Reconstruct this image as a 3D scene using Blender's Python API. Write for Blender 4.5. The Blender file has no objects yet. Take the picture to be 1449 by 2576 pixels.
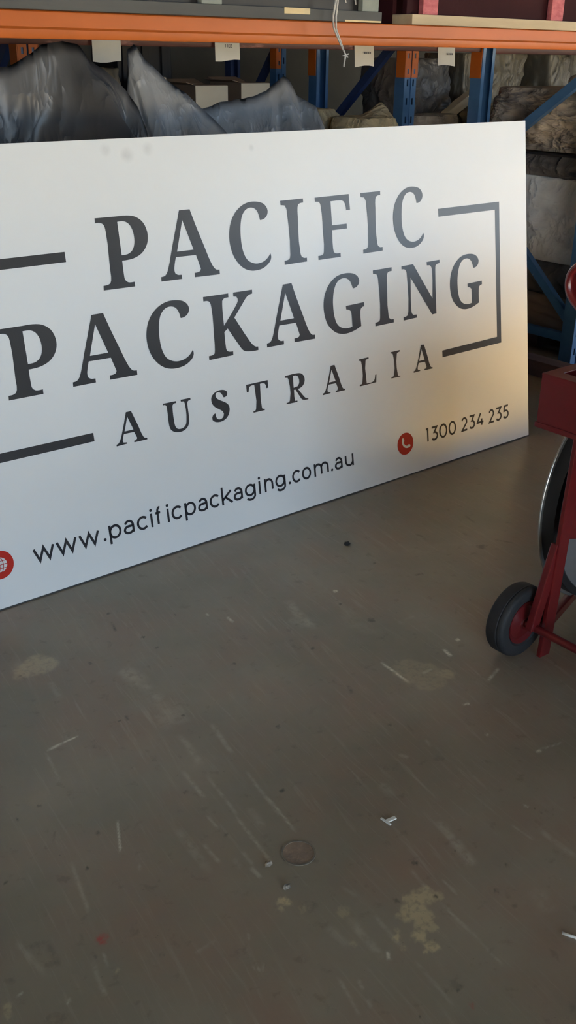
import bpy, bmesh, math, random
from mathutils import Vector, Matrix, noise
from mathutils.geometry import tessellate_polygon

SC = bpy.context.scene
COL = SC.collection
R = math.radians

# ------------------------------------------------------------------ camera
def make_camera():
    f, p, y, r = 2500.0, 0.43264, 0.68848, 0.01430
    fwd = Vector((math.sin(y) * math.cos(p), math.cos(y) * math.cos(p), -math.sin(p)))
    rt = Vector((math.cos(y), -math.sin(y), 0))
    up = rt.cross(fwd)
    rt2 = rt * math.cos(r) + up * math.sin(r)
    up2 = -rt * math.sin(r) + up * math.cos(r)
    cd = bpy.data.cameras.new('camera')
    cd.sensor_fit = 'VERTICAL'
    cd.sensor_height = 36.0
    cd.lens = 36.0 * f / 2576.0
    cd.clip_start = 0.05
    cd.clip_end = 200
    o = bpy.data.objects.new('camera', cd)
    COL.objects.link(o)
    m = Matrix((rt2, up2, -fwd)).transposed().to_4x4()
    m.translation = (-3.1723, -2.3212, 1.4018)
    o.matrix_world = m
    SC.camera = o
make_camera()
LEAN = 0.1545                      # the sign leans back by this angle

# ------------------------------------------------------------------ light
SKY_STRENGTH, SUN_STRENGTH = 9.0, 222.0
SC.view_settings.view_transform = 'Standard'
SC.view_settings.look = 'None'
SC.view_settings.exposure = 0.06
SC.view_settings.gamma = 1.0
SC.view_settings.use_curve_mapping = False

w = bpy.data.worlds.new('sky')
SC.world = w
w.use_nodes = True
nt = w.node_tree
nt.nodes.clear()
tc = nt.nodes.new('ShaderNodeTexCoord')
sx = nt.nodes.new('ShaderNodeSeparateXYZ')
cr = nt.nodes.new('ShaderNodeValToRGB')
cr.color_ramp.elements[0].position = 0.0
cr.color_ramp.elements[0].color = (0.64, 0.82, 1.0, 1)
cr.color_ramp.elements[1].position = 0.45
cr.color_ramp.elements[1].color = (0.45, 0.69, 1.0, 1)
bg = nt.nodes.new('ShaderNodeBackground')
bg.inputs['Strength'].default_value = SKY_STRENGTH
ow = nt.nodes.new('ShaderNodeOutputWorld')
nt.links.new(tc.outputs['Generated'], sx.inputs[0])
nt.links.new(sx.outputs['Z'], cr.inputs[0])
nt.links.new(cr.outputs[0], bg.inputs[0])
nt.links.new(bg.outputs[0], ow.inputs[0])

# door openings of the hall; a portal sits in each so that the sky light coming in is sampled well
FRONT_Y, RIGHT_X, LEFT_X, BACK_Y, CEIL_Z = -8.0, 9.0, -7.0, 4.6, 5.2
DOORS_FRONT = ((-6.9, -1.9, 2.7), (4.7, 8.7, 3.3))     # x0, x1, height of the openings in the front wall
DOOR_RIGHT = (-7.8, -5.2, 3.4)                        # y0, y1, height of the opening in the right wall
def portal(loc, rot, sx_, sy_):
    ld = bpy.data.lights.new('doorway_portal', 'AREA')
    ld.shape = 'RECTANGLE'; ld.size = sx_; ld.size_y = sy_
    ld.cycles.is_portal = True
    o = bpy.data.objects.new('doorway_portal', ld)
    o.location = loc; o.rotation_euler = rot
    COL.objects.link(o)
for a_, b_, h_ in DOORS_FRONT:
    portal(((a_ + b_) / 2, FRONT_Y, h_ / 2), (R(90), 0, 0), b_ - a_, h_)
portal((RIGHT_X, (DOOR_RIGHT[0] + DOOR_RIGHT[1]) / 2, DOOR_RIGHT[2] / 2), (R(90), 0, R(90)), DOOR_RIGHT[1] - DOOR_RIGHT[0], DOOR_RIGHT[2])

# warm sun: it falls through an added roof opening onto the floor just beyond the view and bounces up the sign's lower end
SUN_DIR = Vector((.80, .08, -1.0))
PATCHES = ((-.15, .42, -.88, -.39),)      # x0, x1, y0, y1 of the sunlit piece of floor
sl = bpy.data.lights.new('sun', 'SUN')
sl.energy = SUN_STRENGTH
sl.color = (1.0, .79, .42)
sl.angle = R(.6)
so = bpy.data.objects.new('sun', sl)
so.rotation_euler = SUN_DIR.to_track_quat('-Z', 'Y').to_euler()
so.location = (-6, -2, 9)
COL.objects.link(so)
ADDED_ROOF_GAPS = []
for p_ in PATCHES:
    r_ = (p_[0] - CEIL_Z * SUN_DIR.x, p_[1] - CEIL_Z * SUN_DIR.x, p_[2] - CEIL_Z * SUN_DIR.y, p_[3] - CEIL_Z * SUN_DIR.y)
    ADDED_ROOF_GAPS.append(r_)
    portal(((r_[0] + r_[1]) / 2, (r_[2] + r_[3]) / 2, CEIL_Z + .02), (0, 0, 0), r_[1] - r_[0], r_[3] - r_[2])

# ------------------------------------------------------------------ helpers
def empty(name, loc=(0, 0, 0), rot=(0, 0, 0), parent=None, label=None, cat=None, group=None):
    o = bpy.data.objects.new(name, None)
    o.empty_display_size = 0.05
    COL.objects.link(o)
    o.location = loc
    o.rotation_euler = rot
    if parent: o.parent = parent
    tag(o, label, cat, group)
    return o

def tag(o, label=None, cat=None, group=None, kind=None):
    if label: o['label'] = label
    if cat: o['category'] = cat
    if group: o['group'] = group
    if kind: o['kind'] = kind
    return o

class MB:
    """collects verts and faces, then links them as ONE mesh object"""
    def __init__(s): s.v = []; s.f = []
    def add(s, vs, fs):
        b = len(s.v)
        s.v += [tuple(v) for v in vs]
        s.f += [tuple(i + b for i in f) for f in fs]
        return s
    def box(s, x0, x1, y0, y1, z0, z1, m=None):
        vs = [Vector(p) for p in ((x0,y0,z0),(x1,y0,z0),(x1,y1,z0),(x0,y1,z0),(x0,y0,z1),(x1,y0,z1),(x1,y1,z1),(x0,y1,z1))]
        if m: vs = [m @ v for v in vs]
        return s.add(vs, [(0,3,2,1),(4,5,6,7),(0,1,5,4),(1,2,6,5),(2,3,7,6),(3,0,4,7)])
    def bar(s, a, b, w_, h_, up=(0, 0, 1)):
        """rectangular bar from a to b: w_ across, h_ along up"""
        a = Vector(a); b = Vector(b); d = (b - a).normalized(); up = Vector(up)
        sd = d.cross(up).normalized(); u2 = sd.cross(d).normalized()
        vs = []
        for p in (a, b):
            for i, j in ((-1,-1),(1,-1),(1,1),(-1,1)):
                vs.append(p + sd * (i * w_ / 2) + u2 * (j * h_ / 2))
        return s.add(vs, [(3,2,1,0),(4,5,6,7),(0,1,5,4),(1,2,6,5),(2,3,7,6),(3,0,4,7)])
    def tube(s, path, r, n=10, cap=True):
        path = [Vector(p) for p in path]
        rs = r if isinstance(r, (list, tuple)) else [r] * len(path)
        rings = []; prev = None
        for i, p in enumerate(path):
            d = (path[min(i + 1, len(path) - 1)] - path[max(i - 1, 0)]).normalized()
            if prev is None:
                a = Vector((0, 0, 1)) if abs(d.z) < .9 else Vector((1, 0, 0))
                u = d.cross(a).normalized()
            else:
                u = (prev - d * prev.dot(d)).normalized()
            prev = u; v2 = d.cross(u)
            rings.append([p + (u * math.cos(k * 2 * math.pi / n) + v2 * math.sin(k * 2 * math.pi / n)) * rs[i] for k in range(n)])
        vs = [q for rg in rings for q in rg]; fs = []
        for i in range(len(rings) - 1):
            for k in range(n):
                fs.append((i*n+k, i*n+(k+1) % n, (i+1)*n+(k+1) % n, (i+1)*n+k))
        if cap:
            fs.append(tuple(reversed(range(n)))); fs.append(tuple((len(rings)-1)*n + k for k in range(n)))
        return s.add(vs, fs)
    def lathe(s, prof, c, n=40, m=None):
        """prof: closed list of (r, y) turned about the Y axis through c"""
        c = Vector(c); vs = []; fs = []; k = len(prof)
        for i in range(n):
            a = 2 * math.pi * i / n
            for r, y in prof:
                v = Vector((r * math.cos(a), y, r * math.sin(a)))
                vs.append((m @ v if m else v) + c)
        for i in range(n):
            j = (i + 1) % n
            for q in range(k):
                q2 = (q + 1) % k
                fs.append((i*k+q, i*k+q2, j*k+q2, j*k+q))
        return s.add(vs, fs)
    def prism(s, poly, axis, d0, d1, holes=()):
        """poly: 2D outline; axis 'x','y','z' is the extrusion axis"""
        def P(p, d): return {'x': (d, p[0], p[1]), 'y': (p[0], d, p[1]), 'z': (p[0], p[1], d)}[axis]
        loops = [poly] + list(holes)
        flat = [p for l in loops for p in l]
        tris = tessellate_polygon([[Vector((p[0], p[1], 0)) for p in l] for l in loops])
        n = len(flat)
        vs = [P(p, d0) for p in flat] + [P(p, d1) for p in flat]
        fs = [tuple(t) for t in tris] + [tuple(n + i for i in reversed(t)) for t in tris]
        b = 0
        for l in loops:
            k = len(l)
            for i in range(k):
                j = (i + 1) % k
                fs.append((b+i, b+j, n+b+j, n+b+i))
            b += k
        return s.add(vs, fs)
    def build(s, name, mat, parent=None, smooth=False, bevel=0, label=None, cat=None, group=None, kind=None, fix=True):
        me = bpy.data.meshes.new(name)
        me.from_pydata(s.v, [], s.f)
        if fix:
            bm = bmesh.new(); bm.from_mesh(me)
            bmesh.ops.recalc_face_normals(bm, faces=bm.faces)
            if bevel:
                es = [e for e in bm.edges if len(e.link_faces) == 2 and e.calc_face_angle(0) > R(30)]
                bmesh.ops.bevel(bm, geom=es, offset=bevel, segments=2, profile=.6, affect='EDGES', clamp_overlap=True)
            bm.to_mesh(me); bm.free()
        me.materials.append(mat)
        if smooth:
            me.polygons.foreach_set('use_smooth', [True] * len(me.polygons))
            if smooth != 'all':
                me.set_sharp_from_angle(angle=R(35))
        o = bpy.data.objects.new(name, me)
        COL.objects.link(o)
        if parent: o.parent = parent
        return tag(o, label, cat, group, kind)

# ------------------------------------------------------------------ materials
def pmat(name, c1, c2=None, scale=6, rough=.6, metal=0, bump=0, bscale=40, stretch=(1, 1, 1), spec=.5, coat=0, lo=.35, hi=.65, detail=6, wear=None, wscale=9, wlo=.62, whi=.68, rvar=0, crease=0, cscale=8):
    m = bpy.data.materials.new(name); m.use_nodes = True
    t = m.node_tree; b = t.nodes['Principled BSDF']
    b.inputs['Roughness'].default_value = rough
    b.inputs['Metallic'].default_value = metal
    b.inputs['Specular IOR Level'].default_value = spec
    b.inputs['Coat Weight'].default_value = coat
    if coat: b.inputs['Coat Roughness'].default_value = .12
    L = t.links.new
    co = t.nodes.new('ShaderNodeTexCoord'); mp = t.nodes.new('ShaderNodeMapping')
    mp.inputs['Scale'].default_value = stretch
    geo = t.nodes.new('ShaderNodeNewGeometry')
    L(co.outputs['Object'], mp.inputs[0])
    def nz(sc, det=detail):
        n = t.nodes.new('ShaderNodeTexNoise'); n.inputs['Scale'].default_value = sc; n.inputs['Detail'].default_value = det
        n.inputs['Roughness'].default_value = .6
        L(mp.outputs[0], n.inputs['Vector']); return n
    def rng(src, a, z, oa=0., oz=1.):
        r = t.nodes.new('ShaderNodeMapRange'); r.inputs[1].default_value = a; r.inputs[2].default_value = z
        r.inputs[3].default_value = oa; r.inputs[4].default_value = oz
        L(src, r.inputs[0]); return r.outputs[0]
    if c2 is None: c2 = tuple(x * .82 for x in c1)
    n1 = nz(scale)
    mx = t.nodes.new('ShaderNodeMix'); mx.data_type = 'RGBA'
    mx.inputs[6].default_value = (*c1, 1); mx.inputs[7].default_value = (*c2, 1)
    L(rng(n1.outputs[0], lo, hi), mx.inputs[0])
    out = mx.outputs[2]
    if wear:
        n3 = nz(wscale, 8); m2 = t.nodes.new('ShaderNodeMix'); m2.data_type = 'RGBA'
        m2.inputs[7].default_value = (*wear, 1)
        L(out, m2.inputs[6]); L(rng(n3.outputs[0], wlo, whi), m2.inputs[0]); out = m2.outputs[2]
    L(out, b.inputs['Base Color'])
    if rvar: L(rng(n1.outputs[0], lo, hi, rough - rvar, rough + rvar), b.inputs['Roughness'])
    if bump:
        n2 = nz(bscale); bp = t.nodes.new('ShaderNodeBump'); bp.inputs['Strength'].default_value = bump
        bp.inputs['Distance'].default_value = .01
        L(n2.outputs[0], bp.inputs['Height']); L(bp.outputs[0], b.inputs['Normal'])
    if crease:
        # creased film: sharp ridge lines as relief
        acc = t.nodes.new('ShaderNodeTexNoise'); acc.noise_type = 'RIDGED_MULTIFRACTAL'
        acc.inputs['Scale'].default_value = cscale; acc.inputs['Detail'].default_value = 3.5
        acc.inputs['Roughness'].default_value = .62; acc.inputs['Lacunarity'].default_value = 2.3
        acc.inputs['Distortion'].default_value = .35; acc.inputs['Offset'].default_value = .9; acc.inputs['Gain'].default_value = 1.6
        L(mp.outputs[0], acc.inputs['Vector']); acc = acc.outputs[0]
        bp = t.nodes.new('ShaderNodeBump'); bp.inputs['Strength'].default_value = crease; bp.inputs['Distance'].default_value = .055 / cscale ** .5
        L(acc, bp.inputs['Height']); L(bp.outputs[0], b.inputs['Normal'])
    m['bsdf'] = b.name
    return m

M = {}
M['orange'] = pmat('orange_paint', (.52,.135,.024), (.42,.105,.02), 3, .45, bump=.03, bscale=12, stretch=(.4,1,1), spec=.3, wear=(.52,.25,.11), wscale=4, wlo=.62, whi=.85)
M['blue'] = pmat('blue_paint', (.055,.15,.33), (.04,.115,.26), 8, .42, bump=.03, bscale=30, wear=(.16,.22,.32), wscale=22, wlo=.68, whi=.74)
M['shadedbeam'] = pmat('shaded_beam_paint', (.085,.022,.018), (.06,.016,.014), 4, .5, wear=(.34,.16,.15), wscale=7, wlo=.60, whi=.68, stretch=(.5,3,3))  # rear beam: its shade is put into this dark red colour
M['shadedblue'] = pmat('shaded_blue_paint', (.025,.05,.16), (.018,.035,.11), 8, .45, wear=(.14,.16,.2), wscale=25, wlo=.70, whi=.75)  # the blue paint with shade put into the colour, for farther frames
M['red'] = pmat('red_enamel', (.135,.009,.010), (.105,.007,.008), 6, .36, bump=.02, bscale=60, coat=.25, rvar=.06)
M['rubber'] = pmat('black_rubber', (.013,.012,.013), (.02,.019,.02), 12, .7, bump=.08, bscale=80)
M['black'] = pmat('black_steel', (.012,.012,.013), (.02,.02,.021), 12, .5)
M['reelgrey'] = pmat('grey_reel_side', (.17,.16,.16), (.14,.135,.135), 9, .5, bump=.03)
M['steel'] = pmat('bare_steel', (.55,.54,.50), (.45,.44,.41), 20, .35, metal=.8)
M['greypaint'] = pmat('grey_painted_wood', (.070,.074,.078), (.052,.055,.058), 5, .65, bump=.15, bscale=20, stretch=(.3,2,2), wear=(.28,.28,.25), wscale=14, wlo=.69, whi=.73)
M['bluegrey'] = pmat('grey_green_block', (.22,.25,.24), (.15,.18,.17), 8, .7, bump=.15)
M['shadedred'] = pmat('shaded_red_wood', (.034,.007,.010), (.024,.005,.008), 5, .8, bump=.2, bscale=18, spec=.2)  # pallet red, darkened for the shade of its recess
M['pink'] = pmat('faded_red_block', (.52,.155,.18), (.38,.09,.11), 26, .75, bump=.3, bscale=24, stretch=(1,1,2.5))
M['palewood'] = pmat('pale_worn_wood', (.50,.42,.30), (.36,.29,.20), 5, .75, bump=.25, bscale=18, stretch=(.25,2,2), wear=(.50,.16,.19), wscale=2.2, wlo=.58, whi=.62)
M['barewood'] = pmat('bare_wood', (.72,.60,.36), (.60,.47,.27), 9, .75, bump=.2, stretch=(.3,2,2))
M['timber'] = pmat('dark_timber', (.10,.06,.055), (.07,.042,.04), 8, .8, bump=.2, stretch=(2,.3,2))
M['tarp'] = pmat('grey_plastic_sheet', (.255,.265,.285), (.20,.208,.225), 5, .38, spec=.5, crease=.38, cscale=3.6, stretch=(1.5,1.5,.7))
M['tarpdark'] = pmat('dark_grey_plastic_sheet', (.095,.095,.10), (.065,.066,.070), 3, .36, spec=.5, crease=.36, cscale=2.8, stretch=(1.4,1.4,.7))
M['silver'] = pmat('silver_grey_film', (.86,.85,.83), (.66,.65,.64), 5, .36, spec=.6, crease=.42, cscale=4.2)
M['darkfilm'] = pmat('dark_film', (.16,.15,.14), (.10,.094,.09), 6, .40, crease=.6, cscale=6)
M['bundle'] = pmat('brown_grey_wrap', (.46,.40,.33), (.27,.23,.195), 5, .5, crease=.7, cscale=6, stretch=(1,1,2.2))
M['olive'] = pmat('olive_film', (.19,.17,.125), (.095,.085,.065), 4, .45, spec=.4, crease=.5, cscale=4, stretch=(1.3,1.3,.6))
M['beige'] = pmat('beige_sack', (.78,.66,.42), (.60,.50,.33), 6, .55, crease=.55, cscale=9)
M['cream'] = pmat('cream_card', (.78,.70,.55), (.70,.62,.48), 4, .75)
M['carton'] = pmat('brown_carton', (.26,.195,.14), (.22,.16,.115), 4, .8)
M['blackbox'] = pmat('black_plastic', (.018,.018,.020), (.012,.012,.014), 6, .55)
M['paper'] = pmat('white_paper', (.74,.72,.66), (.68,.66,.60), 5, .8)
M['ink'] = pmat('grey_ink', (.16,.16,.17), None, 5, .8)
M['white'] = pmat('white_plastic', (.80,.79,.74), (.70,.68,.62), 8, .6)
M['twine'] = pmat('pale_twine', (.62,.61,.59), (.42,.42,.41), 60, .7, bump=.3, bscale=90)
M['concrete'] = pmat('grey_concrete_wall', (.085,.08,.066), (.065,.062,.05), 1.6, .9, bump=.1, bscale=30)
M['wall'] = pmat('painted_block_wall', (.38,.40,.42), (.33,.35,.37), 1.2, .9)
M['ceil'] = pmat('roof_sheeting', (.10,.105,.11), (.08,.085,.09), 2, .8)
M['apron'] = pmat('concrete_apron', (.42,.38,.32), (.36,.32,.27), 1.5, .9)
M['crumb'] = pmat('grey_crumb', (.42,.35,.27), (.07,.06,.05), 120, .9)
M['letter'] = pmat('charcoal_print', (.048,.050,.055), None, 3, .30, spec=.34)
M['text'] = pmat('black_print', (.034,.033,.038), None, 3, .5, spec=.2)
M['edge'] = pmat('gap_shade', (.05,.05,.05), None, 5, .7)  # dark tone of the shadow gap below the sign
M['redprint'] = pmat('red_print', (.50,.030,.020), (.48,.028,.019), 3, .5, spec=.15)
M['iconwhite'] = pmat('icon_white', (.76,.74,.72), None, 3, .35)

def sign_material():
    m = pmat('satin_white_panel', (.78,.785,.785), (.765,.77,.77), 1.5, .30, spec=.34)
    t = m.node_tree; b = t.nodes['Principled BSDF']; L = t.links.new
    src = b.inputs['Base Color'].links[0].from_socket
    co = t.nodes.new('ShaderNodeTexCoord')
    nz = t.nodes.new('ShaderNodeTexNoise'); nz.inputs['Scale'].default_value = 30
    L(co.outputs['Object'], nz.inputs['Vector'])
    acc = None
    # grey smudges where somebody touched the panel near its top edge
    for u, v, r, a in ((-1.7665,1.1735,.013,.5), (-1.7015,1.1575,.016,.6), (-1.6339,1.170,.014,.5), (-1.2774,1.1583,.008,.5)):
        d = t.nodes.new('ShaderNodeVectorMath'); d.operation = 'DISTANCE'
        L(co.outputs['Object'], d.inputs[0]); d.inputs[1].default_value = (u, 0, v)
        mr = t.nodes.new('ShaderNodeMapRange'); mr.inputs[1].default_value = r * .4; mr.inputs[2].default_value = r * 1.5
        mr.inputs[3].default_value = a; mr.inputs[4].default_value = 0
        L(d.outputs['Value'], mr.inputs[0])
        if acc is None: acc = mr.outputs[0]
        else:
            ad = t.nodes.new('ShaderNodeMath'); ad.operation = 'MAXIMUM'
            L(acc, ad.inputs[0]); L(mr.outputs[0], ad.inputs[1]); acc = ad.outputs[0]
    mu = t.nodes.new('ShaderNodeMath'); mu.operation = 'MULTIPLY'
    L(acc, mu.inputs[0]); L(nz.outputs[0], mu.inputs[1])
    mx = t.nodes.new('ShaderNodeMix'); mx.data_type = 'RGBA'
    L(mu.outputs[0], mx.inputs[0]); L(src, mx.inputs[6]); mx.inputs[7].default_value = (.42,.43,.45,1)
    L(mx.outputs[2], b.inputs['Base Color'])
    return m
M['panel'] = sign_material()

def floor_material():
    m = bpy.data.materials.new('worn_painted_floor'); m.use_nodes = True
    t = m.node_tree; b = t.nodes['Principled BSDF']; L = t.links.new
    co = t.nodes.new('ShaderNodeTexCoord')
    def nz(sc, det=8, rough=.6, map_=None):
        n = t.nodes.new('ShaderNodeTexNoise'); n.inputs['Scale'].default_value = sc
        n.inputs['Detail'].default_value = det; n.inputs['Roughness'].default_value = rough
        L(map_ if map_ else co.outputs['Object'], n.inputs['Vector']); return n.outputs[0]
    def rng(src, a, z, oa=0., oz=1.):
        r = t.nodes.new('ShaderNodeMapRange'); r.inputs[1].default_value = a; r.inputs[2].default_value = z
        r.inputs[3].default_value = oa; r.inputs[4].default_value = oz
        L(src, r.inputs[0]); return r.outputs[0]
    def mix(f, a, c):
        mx = t.nodes.new('ShaderNodeMix'); mx.data_type = 'RGBA'
        L(f, mx.inputs[0])
        if isinstance(a, tuple): mx.inputs[6].default_value = (*a, 1)
        else: L(a, mx.inputs[6])
        if isinstance(c, tuple): mx.inputs[7].default_value = (*c, 1)
        else: L(c, mx.inputs[7])
        return mx.outputs[2]
    def mapped(rot, sc):
        mp = t.nodes.new('ShaderNodeMapping'); mp.vector_type = 'TEXTURE'; mp.inputs['Rotation'].default_value = (0, 0, rot); mp.inputs['Scale'].default_value = tuple(1 / v for v in sc)
        L(co.outputs['Object'], mp.inputs[0]); return mp.outputs[0]
    c = mix(rng(nz(1.6), .38, .62), FLOOR_A, FLOOR_B)
    c = mix(rng(nz(4.2), .44, .66, 0, .75), c, FLOOR_C)
    # scuffs: long streaks left by dragged loads, in two directions
    st = nz(3.0, 7, .7, mapped(R(78), (1.4, 17, 1)))
    msk = t.nodes.new('ShaderNodeMath'); msk.operation = 'MULTIPLY'
    L(rng(st, .54, .70, 0, .55), msk.inputs[0]); L(rng(nz(2.1, 4), .42, .62), msk.inputs[1])
    c = mix(msk.outputs[0], c, FLOOR_S)
    st2 = nz(4.0, 7, .7, mapped(R(84), (1.2, 30, 1)))
    c = mix(rng(st2, .56, .72, 0, .35), c, FLOOR_S)
    c = mix(rng(nz(26, 5), .60, .70, 0, .30), c, FLOOR_D)
    c = mix(rng(nz(75, 4), .70, .76, 0, .6), c, FLOOR_D)
    c = mix(rng(nz(55, 4, .6, mapped(1.1, (1, 1.3, 1))), .735, .775, 0, .5), c, FLOOR_L)
    # worn marks with shapes of their own (scratches, spilt paint, dirt): stored on the floor mesh
    for nm, cols in (('marks', (FLOOR_M1, FLOOR_M2, FLOOR_M3)), ('spots', (FLOOR_M4, FLOOR_M5, None))):
        at = t.nodes.new('ShaderNodeAttribute'); at.attribute_name = nm
        sp = t.nodes.new('ShaderNodeSeparateColor'); L(at.outputs['Color'], sp.inputs[0])
        for k, col in enumerate(cols):
            if col is None: continue
            g = rng(nz(60 + 11*k, 5), .36, .52, .25, 1)
            mu = t.nodes.new('ShaderNodeMath'); mu.operation = 'MULTIPLY'; mu.use_clamp = True
            L(sp.outputs[k], mu.inputs[0]); L(g, mu.inputs[1])
            c = mix(mu.outputs[0], c, col)
    L(c, b.inputs['Base Color'])
    L(rng(nz(3.4), .1, .9, .24, .46), b.inputs['Roughness'])
    b.inputs['Specular IOR Level'].default_value = .75
    bp = t.nodes.new('ShaderNodeBump'); bp.inputs['Strength'].default_value = .08; bp.inputs['Distance'].default_value = .004
    L(nz(40), bp.inputs['Height']); L(bp.outputs[0], b.inputs['Normal'])
    return m
FLOOR_A, FLOOR_B, FLOOR_C = (.190,.174,.128), (.280,.236,.178), (.270,.185,.134)
FLOOR_S, FLOOR_D, FLOOR_L = (.40,.35,.27), (.07,.06,.045), (.46,.42,.33)
FLOOR_M1, FLOOR_M2, FLOOR_M3 = (.46,.41,.32), (.85,.80,.66), (.52,.42,.25)      # pale scratch, bright scratch, yellowish stain
FLOOR_M4, FLOOR_M5 = (.40,.07,.055), (.06,.052,.04)                                    # red stain, dark mark
M['floor'] = floor_material()

M['rust'] = pmat('rusty_floor_plug', (.33,.235,.165), (.20,.15,.11), 30, .7, bump=.3, bscale=60)
M['plugrim'] = pmat('worn_plug_rim', (.13,.11,.085), (.24,.205,.155), 40, .7, bump=.2)

# ------------------------------------------------------------------ the hall
X0, X1, Y0, Y1 = LEFT_X, RIGHT_X, FRONT_Y, BACK_Y
# world positions on the floor, metres
SCRATCH_LINES = [(-2.1535, -0.451, -2.1528, -0.571, 0.0335, 0.5), (-2.1547, -0.5695, -2.1736, -0.7242, 0.0411, 0.34), (-2.1777, -0.6631, -2.1778, -0.7304, 0.0471, 0.3), (-2.1979, -0.761, -2.2214, -0.8742, 0.0154, 0.4), (-2.2593, -0.8694, -2.2726, -0.9706, 0.0082, 0.6), (-2.1162, -0.7692, -2.1401, -0.8868, 0.009, 0.5), (-2.2265, -0.9117, -2.2487, -1.0488, 0.006, 0.5), (-2.1521, -0.9538, -2.1823, -1.1012, 0.006, 0.6), (-2.4622, -0.6336, -2.4839, -0.7494, 0.0053, 0.5), (-2.3718, -0.2692, -2.2737, -0.3231, 0.0533, 0.3), (-2.3296, -0.3903, -2.3451, -0.4721, 0.015, 0.3), (-1.6211, -0.4423, -1.657, -0.5966, 0.0244, 0.5), (-1.6597, -0.5157, -1.648, -0.5777, 0.0451, 0.3), (-1.5274, -0.564, -1.5623, -0.7211, 0.045, 0.15), (-1.4607, -0.7233, -1.3963, -0.7203, 0.0121, 0.2), (-1.129, -0.4255, -0.8998, -0.5501, 0.0929, 0.12), (-2.5722, -0.9598, -2.6073, -1.0855, 0.0059, 0.5), (-2.7334, -1.0694, -2.7276, -1.1626, 0.0089, 0.4), (-2.6517, -1.1872, -2.6692, -1.2582, 0.0065, 0.5), (-2.6283, -1.1796, -2.6371, -1.2117, 0.0037, 0.6), (-2.2522, -1.0536, -2.2759, -1.1941, 0.0046, 0.8), (-2.35, -1.0754, -2.3531, -1.133, 0.0063, 0.6), (-2.3133, -1.1808, -2.3138, -1.2123, 0.0069, 0.7), (-2.2978, -1.014, -2.3003, -1.059, 0.0057, 0.5), (-2.3685, -1.0052, -2.3825, -1.1421, 0.0144, 0.3), (-2.302, -1.1404, -2.3057, -1.177, 0.0071, 0.4), (-2.3263, -1.1412, -2.3296, -1.1711, 0.0088, 0.4), (-2.5058, -1.2768, -2.4645, -1.2774, 0.0061, 0.4), (-2.4744, -1.0436, -2.4809, -1.0578, 0.0052, 0.4), (-2.4121, -1.3025, -2.4179, -1.3143, 0.0046, 0.6), (-2.4469, -1.3627, -2.4387, -1.3795, 0.0029, 0.6), (-2.4387, -1.3795, -2.4275, -1.3678, 0.0029, 0.6), (-1.9454, -1.3146, -1.9573, -1.3697, 0.0141, 0.5), (-1.9564, -1.3646, -1.9742, -1.4397, 0.0163, 0.55), (-2.0488, -1.4283, -2.0542, -1.4701, 0.0042, 0.7), (-2.0919, -1.4601, -2.104, -1.5684, 0.0056, 0.55), (-2.1062, -1.5666, -2.1125, -1.6231, 0.0038, 0.4), (-2.3488, -1.469, -2.3678, -1.5418, 0.0049, 0.6), (-2.2518, -1.3866, -2.2651, -1.4847, 0.0108, 0.4), (-2.2075, -1.4122, -2.2191, -1.486, 0.0063, 0.5), (-2.2237, -1.5262, -2.2359, -1.6234, 0.0057, 0.4), (-1.8328, -1.4154, -1.8324, -1.4684, 0.0056, 0.5), (-1.7962, -1.4562, -1.8032, -1.5477, 0.0129, 0.4), (-1.9374, -1.5474, -1.9555, -1.6023, 0.0248, 0.25), (-2.0794, -1.3725, -2.0888, -1.4326, 0.0068, 0.4), (-1.9454, -1.1629, -1.9561, -1.2132, 0.0204, 0.3), (-2.3252, -1.4919, -2.3319, -1.5112, 0.005, 0.5), (-2.3385, -1.53, -2.3439, -1.5454, 0.0056, 0.5), (-1.7713, -1.116, -1.7783, -1.1403, 0.0067, 0.5), (-1.855, -1.1164, -1.8459, -1.1379, 0.0087, 0.5), (-2.1675, -1.0374, -2.1854, -1.1613, 0.0048, 0.8), (-2.2183, -1.0479, -2.2295, -1.1117, 0.0134, 0.25), (-2.2513, -1.0587, -2.273, -1.196, 0.0037, 0.5), (-2.2917, -1.377, -2.2931, -1.4305, 0.0155, 0.3), (-2.2474, -1.3933, -2.2652, -1.4834, 0.0139, 0.4), (-2.2121, -1.3231, -2.2043, -1.3595, 0.0067, 0.3)]
BRIGHT_LINES = [(-2.4541, -0.6269, -2.379, -0.6234, 0.0044, 0.9), (-1.8068, -0.4087, -1.8115, -0.4381, 0.006, 0.9), (-1.8396, -0.3563, -1.8414, -0.3684, 0.0061, 0.9), (-1.6307, -0.8298, -1.6398, -0.9339, 0.0059, 1.0), (-1.4589, -0.8852, -1.4684, -0.9181, 0.0083, 1.0), (-1.4162, -1.0315, -1.4766, -1.0507, 0.0066, 0.7), (-1.401, -0.8742, -1.3896, -0.8744, 0.0086, 0.8), (-1.602, -1.0782, -1.5858, -1.0838, 0.0049, 0.8), (-1.5826, -0.9294, -1.5508, -0.9298, 0.0053, 0.5), (-1.4753, -0.476, -1.4799, -0.4872, 0.0098, 0.9), (-2.4467, -0.9148, -2.4859, -0.9917, 0.0028, 0.6), (-2.7248, -1.2307, -2.7184, -1.2287, 0.0035, 0.8), (-2.7705, -1.1704, -2.7819, -1.1686, 0.0028, 0.4), (-1.6074, -1.3002, -1.5941, -1.3033, 0.0055, 0.7), (-1.5981, -1.0792, -1.5868, -1.0847, 0.0049, 0.8), (-1.6498, -1.1873, -1.6457, -1.1935, 0.0057, 0.8), (-1.7685, -1.3928, -1.7625, -1.4006, 0.004, 0.6), (-2.2467, -1.4818, -2.2569, -1.4955, 0.0045, 0.7), (-1.588, -1.3009, -1.5324, -1.3149, 0.0034, 0.35)]
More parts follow.
